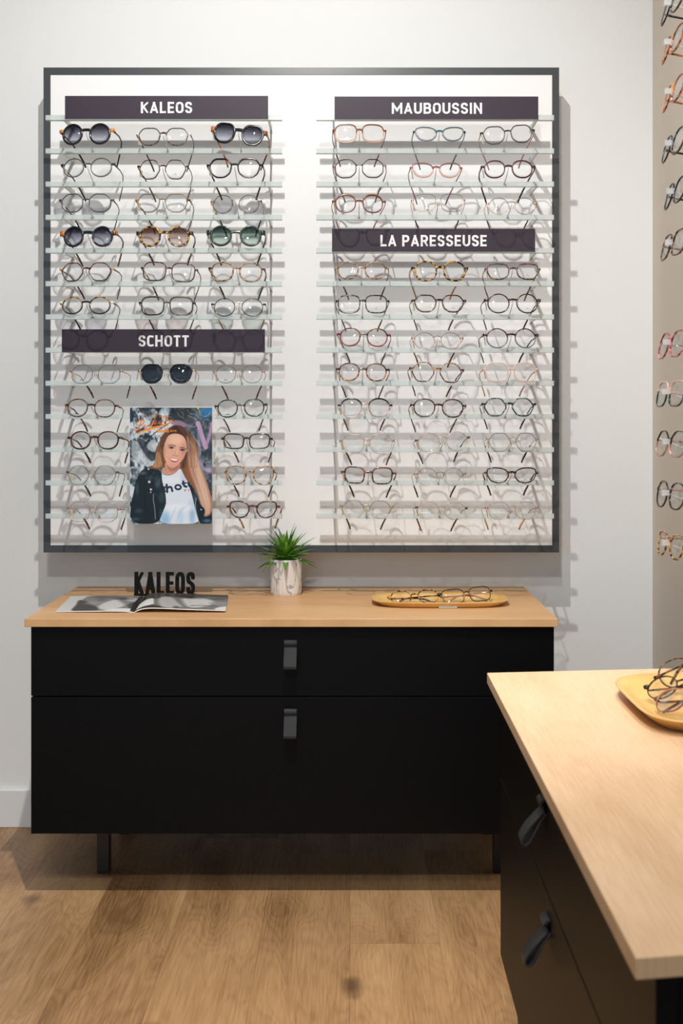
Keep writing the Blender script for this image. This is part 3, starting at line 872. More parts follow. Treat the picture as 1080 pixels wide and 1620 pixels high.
# ------------------------------------------------------------------ painting helpers (printed pictures)
class Canvas:
    def __init__(self, w, h, W, H):
        self.w, self.h, self.W, self.H = w, h, W, H
        ys, xs = np.mgrid[0:H, 0:W]
        self.x = (xs + .5) / W * w
        self.y = (ys + .5) / H * h
        self.c = np.zeros((H, W, 3))

    def _mix(self, a, col):
        a = np.clip(a, 0, 1)[..., None]
        self.c = self.c * (1 - a) + np.array(col, float) * a

    def inside(self, pts):
        x, y = self.x, self.y
        r = np.zeros(x.shape, bool)
        n = len(pts)
        for i in range(n):
            x1, y1 = pts[i]; x2, y2 = pts[(i + 1) % n]
            if y1 == y2: continue
            cond = ((y1 > y) != (y2 > y)) & (x < (x2 - x1) * (y - y1) / (y2 - y1) + x1)
            r ^= cond
        return r

    def dist(self, pts, closed=False):
        x, y = self.x, self.y
        d = np.full(x.shape, 1e9)
        n = len(pts)
        for i in range(n if closed else n - 1):
            x1, y1 = pts[i]; x2, y2 = pts[(i + 1) % n]
            dx, dy = x2 - x1, y2 - y1
            t = np.clip(((x - x1) * dx + (y - y1) * dy) / (dx * dx + dy * dy + 1e-9), 0, 1)
            d = np.minimum(d, np.hypot(x - x1 - t * dx, y - y1 - t * dy))
        return d

    def poly(self, pts, col, soft=.5, op=1.0, clip=None):
        pts = smooth_closed(pts)
        d = self.dist(pts, True)
        s = np.where(self.inside(pts), d, -d)
        a = np.clip(s / soft + .5, 0, 1) * op
        if clip is not None: a = a * clip
        self._mix(a, col)
        return a

    def line(self, pts, wd, col, op=1.0, soft=.5, smooth=True):
        if smooth and len(pts) > 2: pts = smooth_open(pts)
        self._mix(np.clip((wd / 2 - self.dist(pts)) / soft + .5, 0, 1) * op, col)

    def blob(self, cx, cy, rx, ry, col, op=1.0, p=1.5, clip=None):
        r = ((self.x - cx) / rx) ** 2 + ((self.y - cy) / ry) ** 2
        a = np.exp(-r ** p) * op
        if clip is not None: a = a * clip
        self._mix(a, col)

    def noise(self, scale, seed, sx=1, sy=1):
        rs = np.random.RandomState(seed)
        g = rs.rand(64, 64)
        u = (self.x * sx / scale) % 63; v = (self.y * sy / scale) % 63
        i, j = u.astype(int), v.astype(int)
        fu, fv = u - i, v - j
        fu = fu * fu * (3 - 2 * fu); fv = fv * fv * (3 - 2 * fv)
        return (g[j, i] * (1 - fu) + g[j, i + 1] * fu) * (1 - fv) + (g[j + 1, i] * (1 - fu) + g[j + 1, i + 1] * fu) * fv


def smooth_closed(pts, it=2):
    if len(pts) < 4: return pts
    for _ in range(it):
        q = []
        for i in range(len(pts)):
            a, b = pts[i], pts[(i + 1) % len(pts)]
            q += [(a[0] * .75 + b[0] * .25, a[1] * .75 + b[1] * .25), (a[0] * .25 + b[0] * .75, a[1] * .25 + b[1] * .75)]
        pts = q
    return pts


def smooth_open(pts, it=2):
    for _ in range(it):
        q = [pts[0]]
        for a, b in zip(pts, pts[1:]):
            q += [(a[0] * .75 + b[0] * .25, a[1] * .75 + b[1] * .25), (a[0] * .25 + b[0] * .75, a[1] * .25 + b[1] * .75)]
        pts = q + [pts[-1]]
    return pts


def print_mat(name, rough=0.35):
    m, nt, b, out = nodes(name)
    at_ = nt.nodes.new('ShaderNodeAttribute'); at_.attribute_name = 'ink'
    nt.links.new(at_.outputs['Color'], b.inputs['Base Color'])
    b.inputs['Roughness'].default_value = rough
    b.inputs['Specular IOR Level'].default_value = 0.22
    return m


def printed(name, cv, fn, mat, parent):
    """a sheet whose vertices carry the printed picture; fn(u, v) gives its shape (v = 0 at the top)"""
    H, W = cv.c.shape[:2]
    verts = [fn(i / (W - 1), j / (H - 1)) for j in range(H) for i in range(W)]
    faces = [(j * W + i, (j + 1) * W + i, (j + 1) * W + i + 1, j * W + i + 1) for j in range(H - 1) for i in range(W - 1)]
    me = bpy.data.meshes.new(name)
    me.from_pydata(verts, [], faces)
    me.materials.append(mat)
    ca = me.color_attributes.new('ink', 'FLOAT_COLOR', 'POINT')
    c = np.clip(cv.c / 255, 0, 1)
    c = np.where(c <= .04045, c / 12.92, ((c + .055) / 1.055) ** 2.4)
    buf = np.ones((H * W, 4)); buf[:, :3] = c.reshape(-1, 3)
    ca.data.foreach_set('color', buf.ravel())
    me.polygons.foreach_set('use_smooth', [True] * len(me.polygons))
    o = bpy.data.objects.new(name, me)
    COL.objects.link(o)
    o.parent = parent
    return o


# ------------------------------------------------------------------ portrait poster
def T(pts):   # from the upper close-up's units to poster millimetre-like units (130 x 184)
    return [((x - 42) / 7.714, (y - 38) / 7.714) for x, y in pts]


def L_(pts):  # from the lower close-up
    return [((x - 42) / 7.714, (y - 38) / 7.714 + 90) for x, y in pts]


cv = Canvas(129.6, 183.5, 300, 424)
n1 = cv.noise(9, 1); n2 = cv.noise(3.5, 2); n3 = cv.noise(2.0, 3, 1.6, .5)
v = np.clip((n1 * .5 + n2 * .3 + n3 * .2 - .36) * 4.2, 0, 1)[..., None]
cv.c = np.array([34., 46., 56.]) * (1 - v) + np.array([206., 218., 226.]) * v
# right side of the mural is darker slate
m_ = np.clip((cv.x - 66 - cv.y * .05) / 10, 0, 1)[..., None] * .8
sl = (np.array([48., 58., 68.]) * (1 - v * .4) + np.array([110., 120., 130.]) * v * .4)
cv.c = cv.c * (1 - m_) + sl * m_
cv.poly(T([(60, 440), (120, 430), (350, 690), (300, 771), (60, 700)]), (196, 206, 212), 3, .7)
cv.poly(T([(110, 430), (190, 400), (360, 560), (350, 690), (280, 690)]), (34, 42, 50), 2, .8)
cv.poly(T([(220, 520), (330, 400), (380, 480), (350, 600)]), (190, 198, 204), 2, .8)
cv.line(T([(40, 420), (200, 330), (330, 290)]), 5, (206, 212, 218), .8, 1.5)
cv.poly(T([(330, 350), (480, 250), (470, 330), (400, 430)]), (214, 220, 224), 1.5, .7)
cv.line(T([(230, 480), (330, 350), (520, 230)]), 1.5, (28, 34, 40), .8)
cv.poly(T([(160, 60), (300, 70), (330, 130), (240, 140)]), (52, 58, 64), 2, .7)
cv.line(T([(180, 60), (240, 110), (300, 60)]), 2, (110, 116, 124), .8)
cv.poly(T([(420, 40), (540, 40), (500, 130), (420, 100)]), (170, 196, 212), 2, .8)
cv.poly(T([(530, 150), (620, 60), (800, 60), (840, 240), (700, 240), (560, 220)]), (60, 66, 72), 2, .9)
cv.poly(T([(530, 230), (600, 180), (700, 215), (745, 250), (700, 290), (560, 250)]), (152, 124, 152), 2, .9)
cv.blob(*T([(960, 90)])[0], 9, 11, (46, 118, 172), .9)
cv.blob(*T([(1020, 60)])[0], 5, 8, (40, 120, 180), .8)
cv.line(T([(860, 30), (865, 60), (880, 45)]), 1.5, (240, 180, 50))
for q in ([(740, 60), (770, 120), (830, 110), (880, 170)], [(740, 130), (800, 160), (860, 190), (850, 250)], [(620, 100), (650, 150), (700, 170)],
          [(880, 50), (900, 140), (980, 150), (1020, 90)], [(930, 220), (950, 180), (1010, 190)], [(660, 90), (700, 110), (680, 160)], [(750, 260), (820, 280), (860, 240)]):
    cv.line(T(q), .6, (196, 206, 212), .8)
cv.line(T([(870, 230), (900, 330), (965, 520)]), 7, (196, 160, 196), .9, 1)
cv.line(T([(1035, 230), (1015, 370), (972, 500)]), 4.5, (176, 140, 180), .9, 1)
cv.line(T([(880, 330), (885, 771)]), 5, (150, 146, 176), .7, 2)
cv.line(L_([(890, 0), (930, 90), (1010, 110)]), 5, (160, 150, 180), .8, 1.5)
cv.blob(*L_([(1000, 105)])[0], 6, 5, (176, 164, 190), .9)
cv.poly(L_([(60, 60), (190, 60), (140, 200), (60, 360)]), (112, 126, 136), 3, .5)
for k in range(30):
    x = random.uniform(112, 129); y = random.uniform(78, 92)
    cv.line([(x, y), (x + .2, y + 1.5)], .5, (200, 210, 216), .7)
# hair at the back
hair_d, hair_m, hair_l, hair_b = (58, 36, 26), (116, 74, 48), (190, 140, 98), (232, 200, 182)
hair = T([(545, 265), (600, 245), (680, 262), (745, 320), (800, 400), (850, 480), (870, 560), (874, 640), (888, 771)]) + \
    L_([(905, 60), (960, 200), (1010, 350), (1045, 500), (1040, 620), (960, 690), (930, 660), (950, 600), (900, 540), (870, 400), (800, 300), (730, 240), (690, 170), (660, 60)]) + \
    L_([(450, 60), (420, 110), (330, 90), (240, 85), (330, 40)]) + T([(330, 740), (360, 680), (350, 560), (400, 450), (450, 370), (500, 300)])
ha = cv.poly(hair, hair_m, .8)
cv.poly(T([(530, 280), (600, 248), (690, 275), (760, 370), (800, 520), (770, 640), (720, 771), (660, 771), (720, 600), (700, 450), (640, 360), (520, 360), (470, 420), (430, 560), (400, 520), (430, 400)]), hair_d, 2.5, .95, ha)
cv.poly(T([(770, 370), (850, 490), (868, 600), (850, 760), (800, 771), (840, 640), (820, 520)]), hair_l, 3, .8, ha)
cv.poly(L_([(800, -60), (868, -90), (905, 60), (960, 210), (1010, 350), (1042, 500), (1030, 620), (950, 680), (960, 600), (900, 460), (860, 300), (820, 120)]), hair_b, 12, .85, ha)
cv.poly(L_([(700, -20), (790, -120), (830, 200), (880, 400), (800, 300), (720, 220)]), (150, 92, 62), 9, .8, ha)
cv.poly(T([(355, 600), (390, 560), (420, 640), (440, 771), (300, 771), (350, 700)]), (196, 152, 108), 3, .8, ha)
for k in range(46):
    t = k / 45
    x0 = 800 + 60 * t
    cv.line(L_([(730 + 95 * t, -330 + 150 * t), (735 + 125 * t, -60), (760 + 150 * t, 120), (850 + 130 * t, 330), (905 + 120 * t, 520), (940 + 70 * t, 640)]), .45,
            random.choice([(245, 220, 206), (200, 150, 116), (176, 122, 90), (238, 204, 188)]), .5 if random.random() < .6 else .25)
for k in range(16):
    cv.line(T([(620 + 8 * k, 262 + 4 * k), (700 + 8 * k, 380), (760 + 7 * k, 560), (740 + 8 * k, 771)]), .4, random.choice([(160, 108, 72), (70, 42, 30)]), .5)
for k in range(12):
    cv.line(T([(560 - 8 * k, 280), (440 - 3 * k, 450), (400 - 4 * k, 620), (440 - 10 * k, 760)]), .4, random.choice([(214, 170, 124), (90, 58, 40)]), .5)
for k in range(9):
    cv.line(T([(800 + 5 * k, 380 + 8 * k), (860 + 6 * k, 420 + 14 * k), (900, 500 + 16 * k)]), .35, (206, 186, 172), .4)
# neck
neck = L_([(470, 0), (650, 0), (655, 75), (600, 140), (530, 165), (430, 150), (440, 110), (470, 60)])
na = cv.poly(neck, (206, 150, 128), .8)
cv.blob(*L_([(570, 70)])[0], 12, 7, (150, 92, 78), .7, clip=na)
cv.line(L_([(560, 90), (600, 60), (640, 20)]), 2, (160, 104, 88), .5, 2)
cv.line(L_([(470, 30), (500, 90), (520, 140)]), 1.2, (232, 184, 160), .6, 1.5)
# face
face = T([(520, 365), (600, 350), (680, 372), (722, 430), (735, 520), (728, 580), (700, 650), (655, 705), (620, 740), (580, 771), (545, 775), (500, 740), (470, 680), (450, 610), (452, 520), (480, 430)])
fa = cv.poly(face, (222, 168, 144), .7)
cv.blob(*T([(600, 430)])[0], 12, 8, (242, 202, 178), .7, clip=fa)
cv.blob(*T([(700, 600)])[0], 5, 16, (186, 124, 100), .6, clip=fa)
cv.blob(*T([(500, 640)])[0], 5, 7, (232, 168, 150), .7, clip=fa)
cv.blob(*T([(670, 640)])[0], 5, 5, (226, 156, 136), .7, clip=fa)
cv.blob(*T([(570, 750)])[0], 7, 4, (214, 156, 140), .8, clip=fa)
cv.blob(*T([(462, 560)])[0], 2.5, 12, (192, 134, 112), .5, clip=fa)
# features
cv.line(T([(508, 503), (545, 488), (594, 506)]), 1.3, (70, 42, 32), .95)
cv.line(T([(652, 528), (690, 522), (724, 545)]), 1.3, (70, 42, 32), .95)
for ex, ey in ((547, 525), (680, 553)):
    e = T([(ex, ey)])[0]
    cv.blob(e[0], e[1], 4.2, 2.0, (110, 70, 58), .7)
    cv.blob(e[0], e[1] + .1, 2.6, 1.1, (226, 214, 208), .9)
    cv.blob(e[0] + .2, e[1], 1.6, 1.6, (26, 16, 14), 1, 2.5)
    cv.line([(e[0] - 3.2, e[1] + .2), (e[0] - .5, e[1] - 1.3), (e[0] + 3.2, e[1] + .2)], 1.0, (24, 14, 12), 1)
cv.line(T([(612, 540), (600, 590), (585, 605)]), .8, (190, 130, 108), .6, 1)
cv.line(T([(618, 545), (612, 590)]), 1.6, (244, 206, 184), .6, 1.5)
cv.line(T([(565, 615), (585, 625), (610, 628), (632, 622)]), .8, (160, 96, 80), .75, .8)
cv.poly(T([(518, 645), (560, 653), (600, 664), (645, 668), (618, 698), (575, 702), (540, 682)]), (176, 78, 78), .8)
cv.poly(T([(524, 650), (575, 662), (636, 670), (612, 685), (575, 686), (543, 671)]), (246, 240, 236), .5)
cv.line(T([(545, 690), (575, 706), (612, 702)]), 1.1, (206, 112, 108), .9)
cv.line(T([(500, 630), (512, 660), (520, 690)]), .6, (192, 126, 106), .6, 1)
# her wire spectacles
for ex, ey, rx_, ry_ in ((545, 540, 54, 44), (682, 570, 48, 42)):
    cv.line(T([(ex + rx_ * math.cos(R(a)), ey + ry_ * math.sin(R(a))) for a in range(0, 361, 24)]), .5, (206, 170, 140), .8, .5, False)
cv.line(T([(598, 548), (615, 545), (634, 560)]), .5, (206, 170, 140), .8)
cv.blob(*T([(738, 560)])[0], 1.0, .8, (240, 224, 190))
cv.line(T([(455, 470), (490, 520)]), .5, (206, 170, 140), .6)
# t-shirt
shirt = L_([(425, 150), (470, 165), (530, 168), (600, 140), (655, 70), (690, 150), (740, 240), (800, 310), (820, 480), (860, 640), (900, 762), (390, 762), (430, 640), (485, 500), (470, 350), (440, 260)])
sa = cv.poly(shirt, (214, 224, 238), .8)
for (x, y, rx, ry, c, o) in ((470, 700, 8, 12, (120, 170, 214), .7), (800, 640, 5, 18, (130, 172, 212), .7), (640, 560, 26, 6, (232, 238, 246), .8), (660, 680, 5, 14, (176, 204, 232), .6), (560, 220, 20, 6, (226, 230, 240), .8), (700, 200, 6, 10, (190, 190, 214), .6)):
    cv.blob(*L_([(x, y)])[0], rx, ry, c, o, clip=sa)
for q in ([(600, 560), (520, 740)], [(700, 540), (640, 640), (600, 740)], [(780, 480), (720, 560), (650, 600)]):
    cv.line(L_(q), 1.6, (158, 190, 222), .45, 2)
# letters on the shirt: (sc)hott  N.Y
ink = (34, 46, 66)
cv.line(L_([(468, 310), (458, 335), (470, 365)]), 2.6, ink, 1)
cv.line(L_([(488, 282), (496, 370)]), 3.4, ink, 1, .5, False)
cv.line(L_([(498, 325), (520, 308), (545, 312), (552, 332), (558, 360)]), 3.2, ink)
cv.line(L_([(628 + 34 * math.cos(R(a)), 312 + 27 * math.sin(R(a))) for a in range(0, 361, 30)]), 3.0, ink, 1, .5, False)
cv.line(L_([(690, 243), (700, 300), (730, 306)]), 3.4, ink)
cv.line(L_([(676, 268), (726, 260)]), 2.2, ink, 1, .5, False)
cv.line(L_([(752, 255), (762, 300), (785, 300)]), 3.4, ink)
pk = (214, 70, 92)
cv.line(L_([(706, 362), (706, 340), (722, 358), (722, 338)]), .8, pk, 1, .5, False)
cv.line(L_([(748, 338), (756, 348), (764, 336)]), .8, pk, 1, .5, False); cv.line(L_([(756, 348), (757, 360)]), .8, pk, 1, .5, False)
cv.line(L_([(780, 336), (781, 358)]), .8, pk, 1, .5, False)
# jacket
jk = (22, 34, 42)
ja = cv.poly(L_([(165, 115), (250, 85), (340, 90), (425, 110), (430, 220), (450, 310), (475, 420), (485, 510), (440, 620), (385, 762), (50, 762), (50, 520), (85, 400), (110, 250)]), jk, .8)
jb = cv.poly(L_([(740, 240), (800, 310), (850, 400), (900, 530), (940, 560), (960, 610), (930, 680), (1040, 650), (1045, 762), (890, 762), (850, 640), (815, 480), (790, 380)]), jk, .8)
for (x, y, rx, ry, c, o) in ((200, 140, 6, 3, (92, 112, 122), .7), (380, 250, 5, 10, (70, 92, 104), .8), (430, 430, 5, 9, (52, 74, 86), .8), (130, 330, 3, 10, (58, 76, 86), .7), (150, 600, 6, 4, (56, 74, 86), .7), (110, 700, 8, 3, (60, 80, 92), .7), (280, 200, 8, 4, (52, 72, 82), .7), (420, 640, 3, 10, (50, 80, 100), .6)):
    cv.blob(*L_([(x, y)])[0], rx, ry, c, o, clip=ja)
for (x, y, rx, ry, c, o) in ((980, 720, 7, 3, (80, 130, 170), .7), (830, 440, 2, 8, (80, 100, 112), .6)):
    cv.blob(*L_([(x, y)])[0], rx, ry, c, o, clip=jb)
cv.line(L_([(330, 110), (270, 180), (240, 260), (300, 275), (370, 240), (400, 150)]), 1.0, (8, 14, 18), .9)
cv.line(L_([(345, 120), (290, 190), (262, 250)]), .5, (96, 116, 126), .7)
cv.line(L_([(260, 340), (340, 380), (430, 450), (480, 505)]), 1.2, (6, 12, 16), .9)
cv.line(L_([(330, 375), (420, 450), (478, 500)]), .5, (110, 128, 138), .7)
cv.line(L_([(330, 395), (325, 470), (345, 560), (352, 700)]), 1.1, (150, 158, 162), .9)
cv.line(L_([(215, 170), (225, 300), (215, 450), (240, 600)]), 1.2, (8, 14, 18), .8)
cv.line(L_([(850, 440), (835, 520), (850, 620), (885, 750)]), 1.0, (170, 178, 184), .9)
for x, y, r_ in ((268, 92, 1.4), (278, 248, 2.1), (298, 340, 1.9), (296, 374, 1.1), (908, 585, 1.2)):
    e = L_([(x, y)])[0]
    cv.blob(e[0], e[1], r_, r_, (224, 224, 226), 1, 2)
# copper script
cp, cp2 = (196, 94, 30), (236, 132, 40)
cv.line(T([(150, 250), (118, 250), (112, 225), (150, 195), (200, 185), (222, 200), (205, 235), (170, 262)]), 1.20, cp)
cv.line(T([(185, 190), (165, 260), (140, 310), (105, 320), (95, 300)]), 2.2, cp2)
cv.line(T([(205, 285), (235, 262), (225, 248), (205, 262), (205, 290), (245, 285)]), 1.12, cp)
cv.line(T([(245, 285), (262, 245), (266, 275), (290, 250)]), 1.20, cp)
cv.line(T([(262, 330), (300, 260), (345, 170), (365, 110), (372, 130), (335, 200), (310, 262)]), 1.28, cp2)
cv.line(T([(335, 240), (365, 225), (355, 208), (338, 222), (342, 246), (380, 232)]), 1.12, cp)
cv.line(T([(412, 205), (395, 205), (385, 225), (400, 236), (430, 218)]), 1.12, cp)
cv.line(T([(470, 125), (440, 190), (430, 215), (450, 215)]), 1.36, cp2)
cv.line(T([(405, 150), (515, 148)]), 1.12, cp2, 1, .5, False)
cv.line(T([(492, 175), (475, 188), (480, 205), (500, 203), (508, 185), (492, 176), (520, 195), (545, 190)]), 1.12, cp2)
cv.line(T([(548, 195), (535, 225), (440, 255), (300, 285), (140, 350)]), 2.2, cp2)
cv.line(T([(160, 338), (320, 300), (470, 250)]), 1.2, (250, 160, 60))
# small caps over it
x = 122
for ch in 'THE ORIGINAL':
    if ch != ' ':
        q = T([(x, 146)])[0]
        cv.line([(q[0], q[1] - .9), (q[0], q[1] + .9)], .55, (132, 76, 56), .75, .5, False)
        if ch in 'TEGO': cv.line([(q[0], q[1] - .9), (q[0] + .9, q[1] - .8)], .4, (132, 76, 56), .7, .5, False)
        if ch in 'HNALOR': cv.line([(q[0] + 1.1, q[1] - .9), (q[0] + 1.1, q[1] + .9)], .4, (132, 76, 56), .7, .5, False)
    x += 16
# by schott nyc
oc = (242, 140, 34)
cv.line(T([(345, 300), (348, 314), (356, 306)]), .6, cp, .9)
for q, wd in (([(398, 312), (382, 310), (384, 322), (396, 328), (390, 338), (374, 336)], 1.5), ([(420, 320), (408, 320), (408, 334), (421, 334)], 1.4), ([(432, 306), (432, 338)], 1.4),
              ([(434, 322), (446, 320), (447, 338)], 1.3), ([(466, 320), (456, 324), (458, 336), (470, 336), (474, 326), (466, 320)], 1.4), ([(486, 308), (488, 334), (494, 336)], 1.4),
              ([(504, 308), (506, 334), (514, 336)], 1.4), ([(480, 318), (516, 316)], .9), ([(538, 332), (538, 314), (554, 332), (554, 314)], .8),
              ([(566, 312), (573, 322), (581, 312)], .8), ([(573, 322), (573, 332)], .8), ([(606, 314), (592, 316), (592, 330), (610, 330)], .8)):
    cv.line(T(q), wd, oc, 1, .5, False)

yp = YS - .0035
px0, pz1 = at(206, 645, yp); px1, pz0 = at(335.6, 828.5, yp)
poster = tag(empty('portrait_poster', ((px0 + px1) / 2, yp, pz0)),
             'colour poster of a smiling long-haired person in black leather jacket, fixed across the shelves', 'poster')
PW, PH = px1 - px0, pz1 - pz0
MB().box(-PW / 2, PW / 2, -0.004, 0.0015, 0, PH).build('board', M['page'], poster)
printed('printed_picture', cv, lambda u, v: (-PW / 2 + PW * u, -0.0044, PH * (1 - v)), print_mat('poster_print', .28), poster)

# ------------------------------------------------------------------ drawer cabinet under the board
def strap_handle(parent, x, y, z, axis):
    """folded leather loop pull. axis 'y': face looks to -y, axis 'x': face looks to -x"""
    prof = [(.0, -.0005), (.004, .0), (.0075, -.003), (.0075, -.007), (.004, -.0125), (.0035, -.0165), (.012, -.025), (.022, -.036), (.030, -.0475), (.0325, -.0535),
            (.0315, -.0585), (.027, -.0600), (.0225, -.0565), (.016, -.045), (.008, -.028), (.001, -.0195), (.0005, -.0165)]
    t = .0014
    w = .0145
    verts = []
    n = len(prof)
    for i, (o_, z_) in enumerate(prof):
        a = Vector(prof[max(i - 1, 0)]); b = Vector(prof[min(i + 1, n - 1)])
        d = (b - a).normalized(); nn = Vector((d.y, -d.x)) * t
        for (oo, zz) in (((o_ + nn.x), (z_ + nn.y)), ((o_ - nn.x), (z_ - nn.y))):
            for s_ in (-w, w):
                verts.append((s_, -oo, zz) if axis == 'y' else (-oo, s_, zz))
    faces = []
    for i in range(n - 1):
        k = i * 4
        faces += [(k, k + 1, k + 5, k + 4), (k + 2, k + 6, k + 7, k + 3), (k, k + 4, k + 6, k + 2), (k + 1, k + 3, k + 7, k + 5)]
    faces += [(0, 2, 3, 1), (n * 4 - 4, n * 4 - 3, n * 4 - 1, n * 4 - 2)]
    mb = MB().add(verts, faces, 0, False)
    o = mb.build('handle', M['leather'], parent, bevel=0.0004)
    for pl in o.data.polygons: pl.use_smooth = True
    o.location = (x, y, z)
    return o


ZT, ZU, ZG, ZB = .6500, .6312, .4700, .1570
cab = tag(empty('drawer_cabinet', (-.130, -.26, 0)), 'low black two-drawer cabinet with an oak top against the wall under the display board', 'cabinet')
cx, cy = -.130, -.26
X0, X1, YFc = -.7266 - cx, .4657 - cx, -.515 - cy
MB().box(X0 + .001, X1 - .001, YFc + .0185, -.012 - cy, ZB + .003, ZU - .001).build('carcass', M['black'], cab)
MB().box(-.738 - cx, .4716 - cx, -.531 - cy, -.002 - cy, ZU, ZT).build('worktop', M['top_x'], cab, bevel=.0012)
for z0, z1, hz in ((ZG + .0015, ZU - .0015, .598), (ZB, ZG - .0015, .4415)):
    d = MB().box(X0, X1, YFc, YFc + .018, z0, z1).build('drawer', M['black'], cab, bevel=.0006)
    strap_handle(d, (459.5 - 553) / 693.6 - cx, YFc, hz, 'y')
for x in (-.599, .364):
    for y in (-.325, -.05):
        MB().box(x - .0145 - cx, x + .0145 - cx, y - .015 - cy, y + .015 - cy, 0, ZB + .004).build('leg', M['black_metal'], cab, bevel=.001)

# ------------------------------------------------------------------ drawer island
isl = tag(empty('drawer_island', (.53, -1.68, 0)), 'black drawer island with a broad oak top, close to the camera beside the beige wall', 'cabinet')
ix, iy = .53, -1.68
A1, A2, A3, A4 = (.2446, -1.110), (.239, -2.2405), (.806, -2.150), (.806, -1.046)
top = MB()
vv = [(x - ix, y - iy, z) for z in (ZU, ZT) for x, y in (A1, A2, A3, A4)]
top.add(vv, [(0, 1, 2, 3), (7, 6, 5, 4), (0, 4, 5, 1), (1, 5, 6, 2), (2, 6, 7, 3), (3, 7, 4, 0)])
top.build('worktop', M['top_y'], isl, bevel=.0012)
bm_ = MB()
C1, C2 = (.2660, -1.131), (.2605, -2.222)


def quad_prism(mb, p4, z0, z1):
    v = [(x - ix, y - iy, z) for z in (z0, z1) for x, y in p4]
    return mb.add(v, [(0, 1, 2, 3), (7, 6, 5, 4), (0, 4, 5, 1), (1, 5, 6, 2), (2, 6, 7, 3), (3, 7, 4, 0)])


quad_prism(MB(), [(.2845, -1.131), (.279, -2.205), (.79, -2.12), (.79, -1.075)], ZB + .003, ZU - .001).build('carcass', M['black'], isl)
for z0, z1, hz, hy in ((ZG + .0015, ZU - .0015, .590, -1.625), (ZB, ZG - .0015, .4415, -1.655)):
    d = quad_prism(MB(), [C1, C2, (C2[0] + .018, C2[1]), (C1[0] + .018, C1[1])], z0, z1).build('drawer', M['black'], isl, bevel=.0006)
    strap_handle(d, .2633 - ix, hy - iy, hz, 'x')
for x, y in ((.30, -2.10), (.30, -1.22), (.76, -2.03), (.76, -1.15)):
    MB().box(x - .0145 - ix, x + .0145 - ix, y - .015 - iy, y + .015 - iy, 0, ZB + .004).build('leg', M['black_metal'], isl, bevel=.001)

# ------------------------------------------------------------------ trays


def tray(label, cx, cy, hx, hy, z, n, rise, skew=0.0, strip=False):
    t = tag(empty('wooden_tray', (cx, cy, z)), label, 'tray')
    mb = MB()
    N = 72
    base = superel(n, N)
    ringsp = [(.0, .0015), (.72, .0015), (.80, .0022), (.90, rise * .55), (1.0, rise), (1.005, rise - .0015), (.985, rise - .0035), (.88, .001), (.80, .0), (.0, .0)]
    verts = []
    for r_, zz in ringsp:
        for x, y in base:
            X, Y = x * hx * r_, y * hy * r_
            if r_ == 0: X, Y = x * hx * .02, y * hy * .02
            verts.append((X, Y + skew * X, zz))
    faces = []
    for j in range(len(ringsp) - 1):
        for k in range(N):
            faces.append((j * N + k, j * N + (k + 1) % N, (j + 1) * N + (k + 1) % N, (j + 1) * N + k))
    faces.append(tuple(range(N)))
    faces.append(tuple(range((len(ringsp) - 1) * N, len(ringsp) * N))[::-1])
    mb.add(verts, faces, 0, True)
    mb.build('dish', M['tray'], t)
    if strip:
        MB().box(-.008, .036, -hy * .93, -hy * .93 + .001, .001, .006).build('label_strip', M['strip'], t)
    return t


tray('long narrow bamboo tray holding two folded spectacles on the oak cabinet top', .221, -.300, .167, .088, ZT, 3.4, .015, strip=True)
tray('square-cornered bamboo tray with a heap of spectacles on the drawer island', .612, -1.372, .182, .168, ZT, 4.5, .022, skew=.10)


def lay(label, group, loc, rot, **k):
    kw = dict(fold=True, tagp=False)
    kw.update(k.pop('kw', {}))
    mt, mb_, me_, mte = k['mats']
    o = make_glasses('eyeglasses', k['w'], k['h'], k['shape'], k['th'], mt, mb_, me_, mte, k.get('lens', 'demo'), **kw)
    o.location = loc
    o.rotation_euler = rot
    tag(o, label, 'eyeglasses', group)
    return o


g = 'spectacles in the long tray'
x, z = at(656, 939.5, -.315)
lay('yellow brown tortoise spectacles in the long tray, nearer the plant', g, (x, -.315, ZT + .0175), (R(-38), R(-2), R(5)), w=.131, h=.040, shape='panto', th=.0024, mats=('torty', 'torty', 'torty', 'tort'))
x, z = at(738, 939, -.32)
lay('dark brown tortoise spectacles in the long tray, farther from the plant', g, (x + .002, -.300, ZT + .0205), (R(-34), R(-4), R(9)), w=.131, h=.040, shape='rect', th=.0018, mats=('tortd', 'tortd', 'bk', 'rose'))
g = 'spectacles in the island tray'
lay('tortoise spectacles at the back of the tray on the island', g, (.566, -1.275, ZT + .050), (R(-25), R(-22), R(14)), w=.138, h=.044, shape='big', th=.0020, mats=('tort', 'tortd', 'tort', 'tort'))
lay('thin clear rose-rimmed spectacles at the front of the tray on the island', g, (.508, -1.452, ZT + .034), (R(-38), R(-14), R(-48)), w=.132, h=.040, shape='big', th=.0013, mats=('rosea', 'mauve', 'tortp', 'tortd'))
lay('dark-rimmed spectacles in the middle of the tray on the island', g, (.520, -1.372, ZT + .037), (R(-42), R(-14), R(-36)), w=.134, h=.042, shape='round', th=.0018, mats=('tortd', 'bk', 'bk', 'tort'))

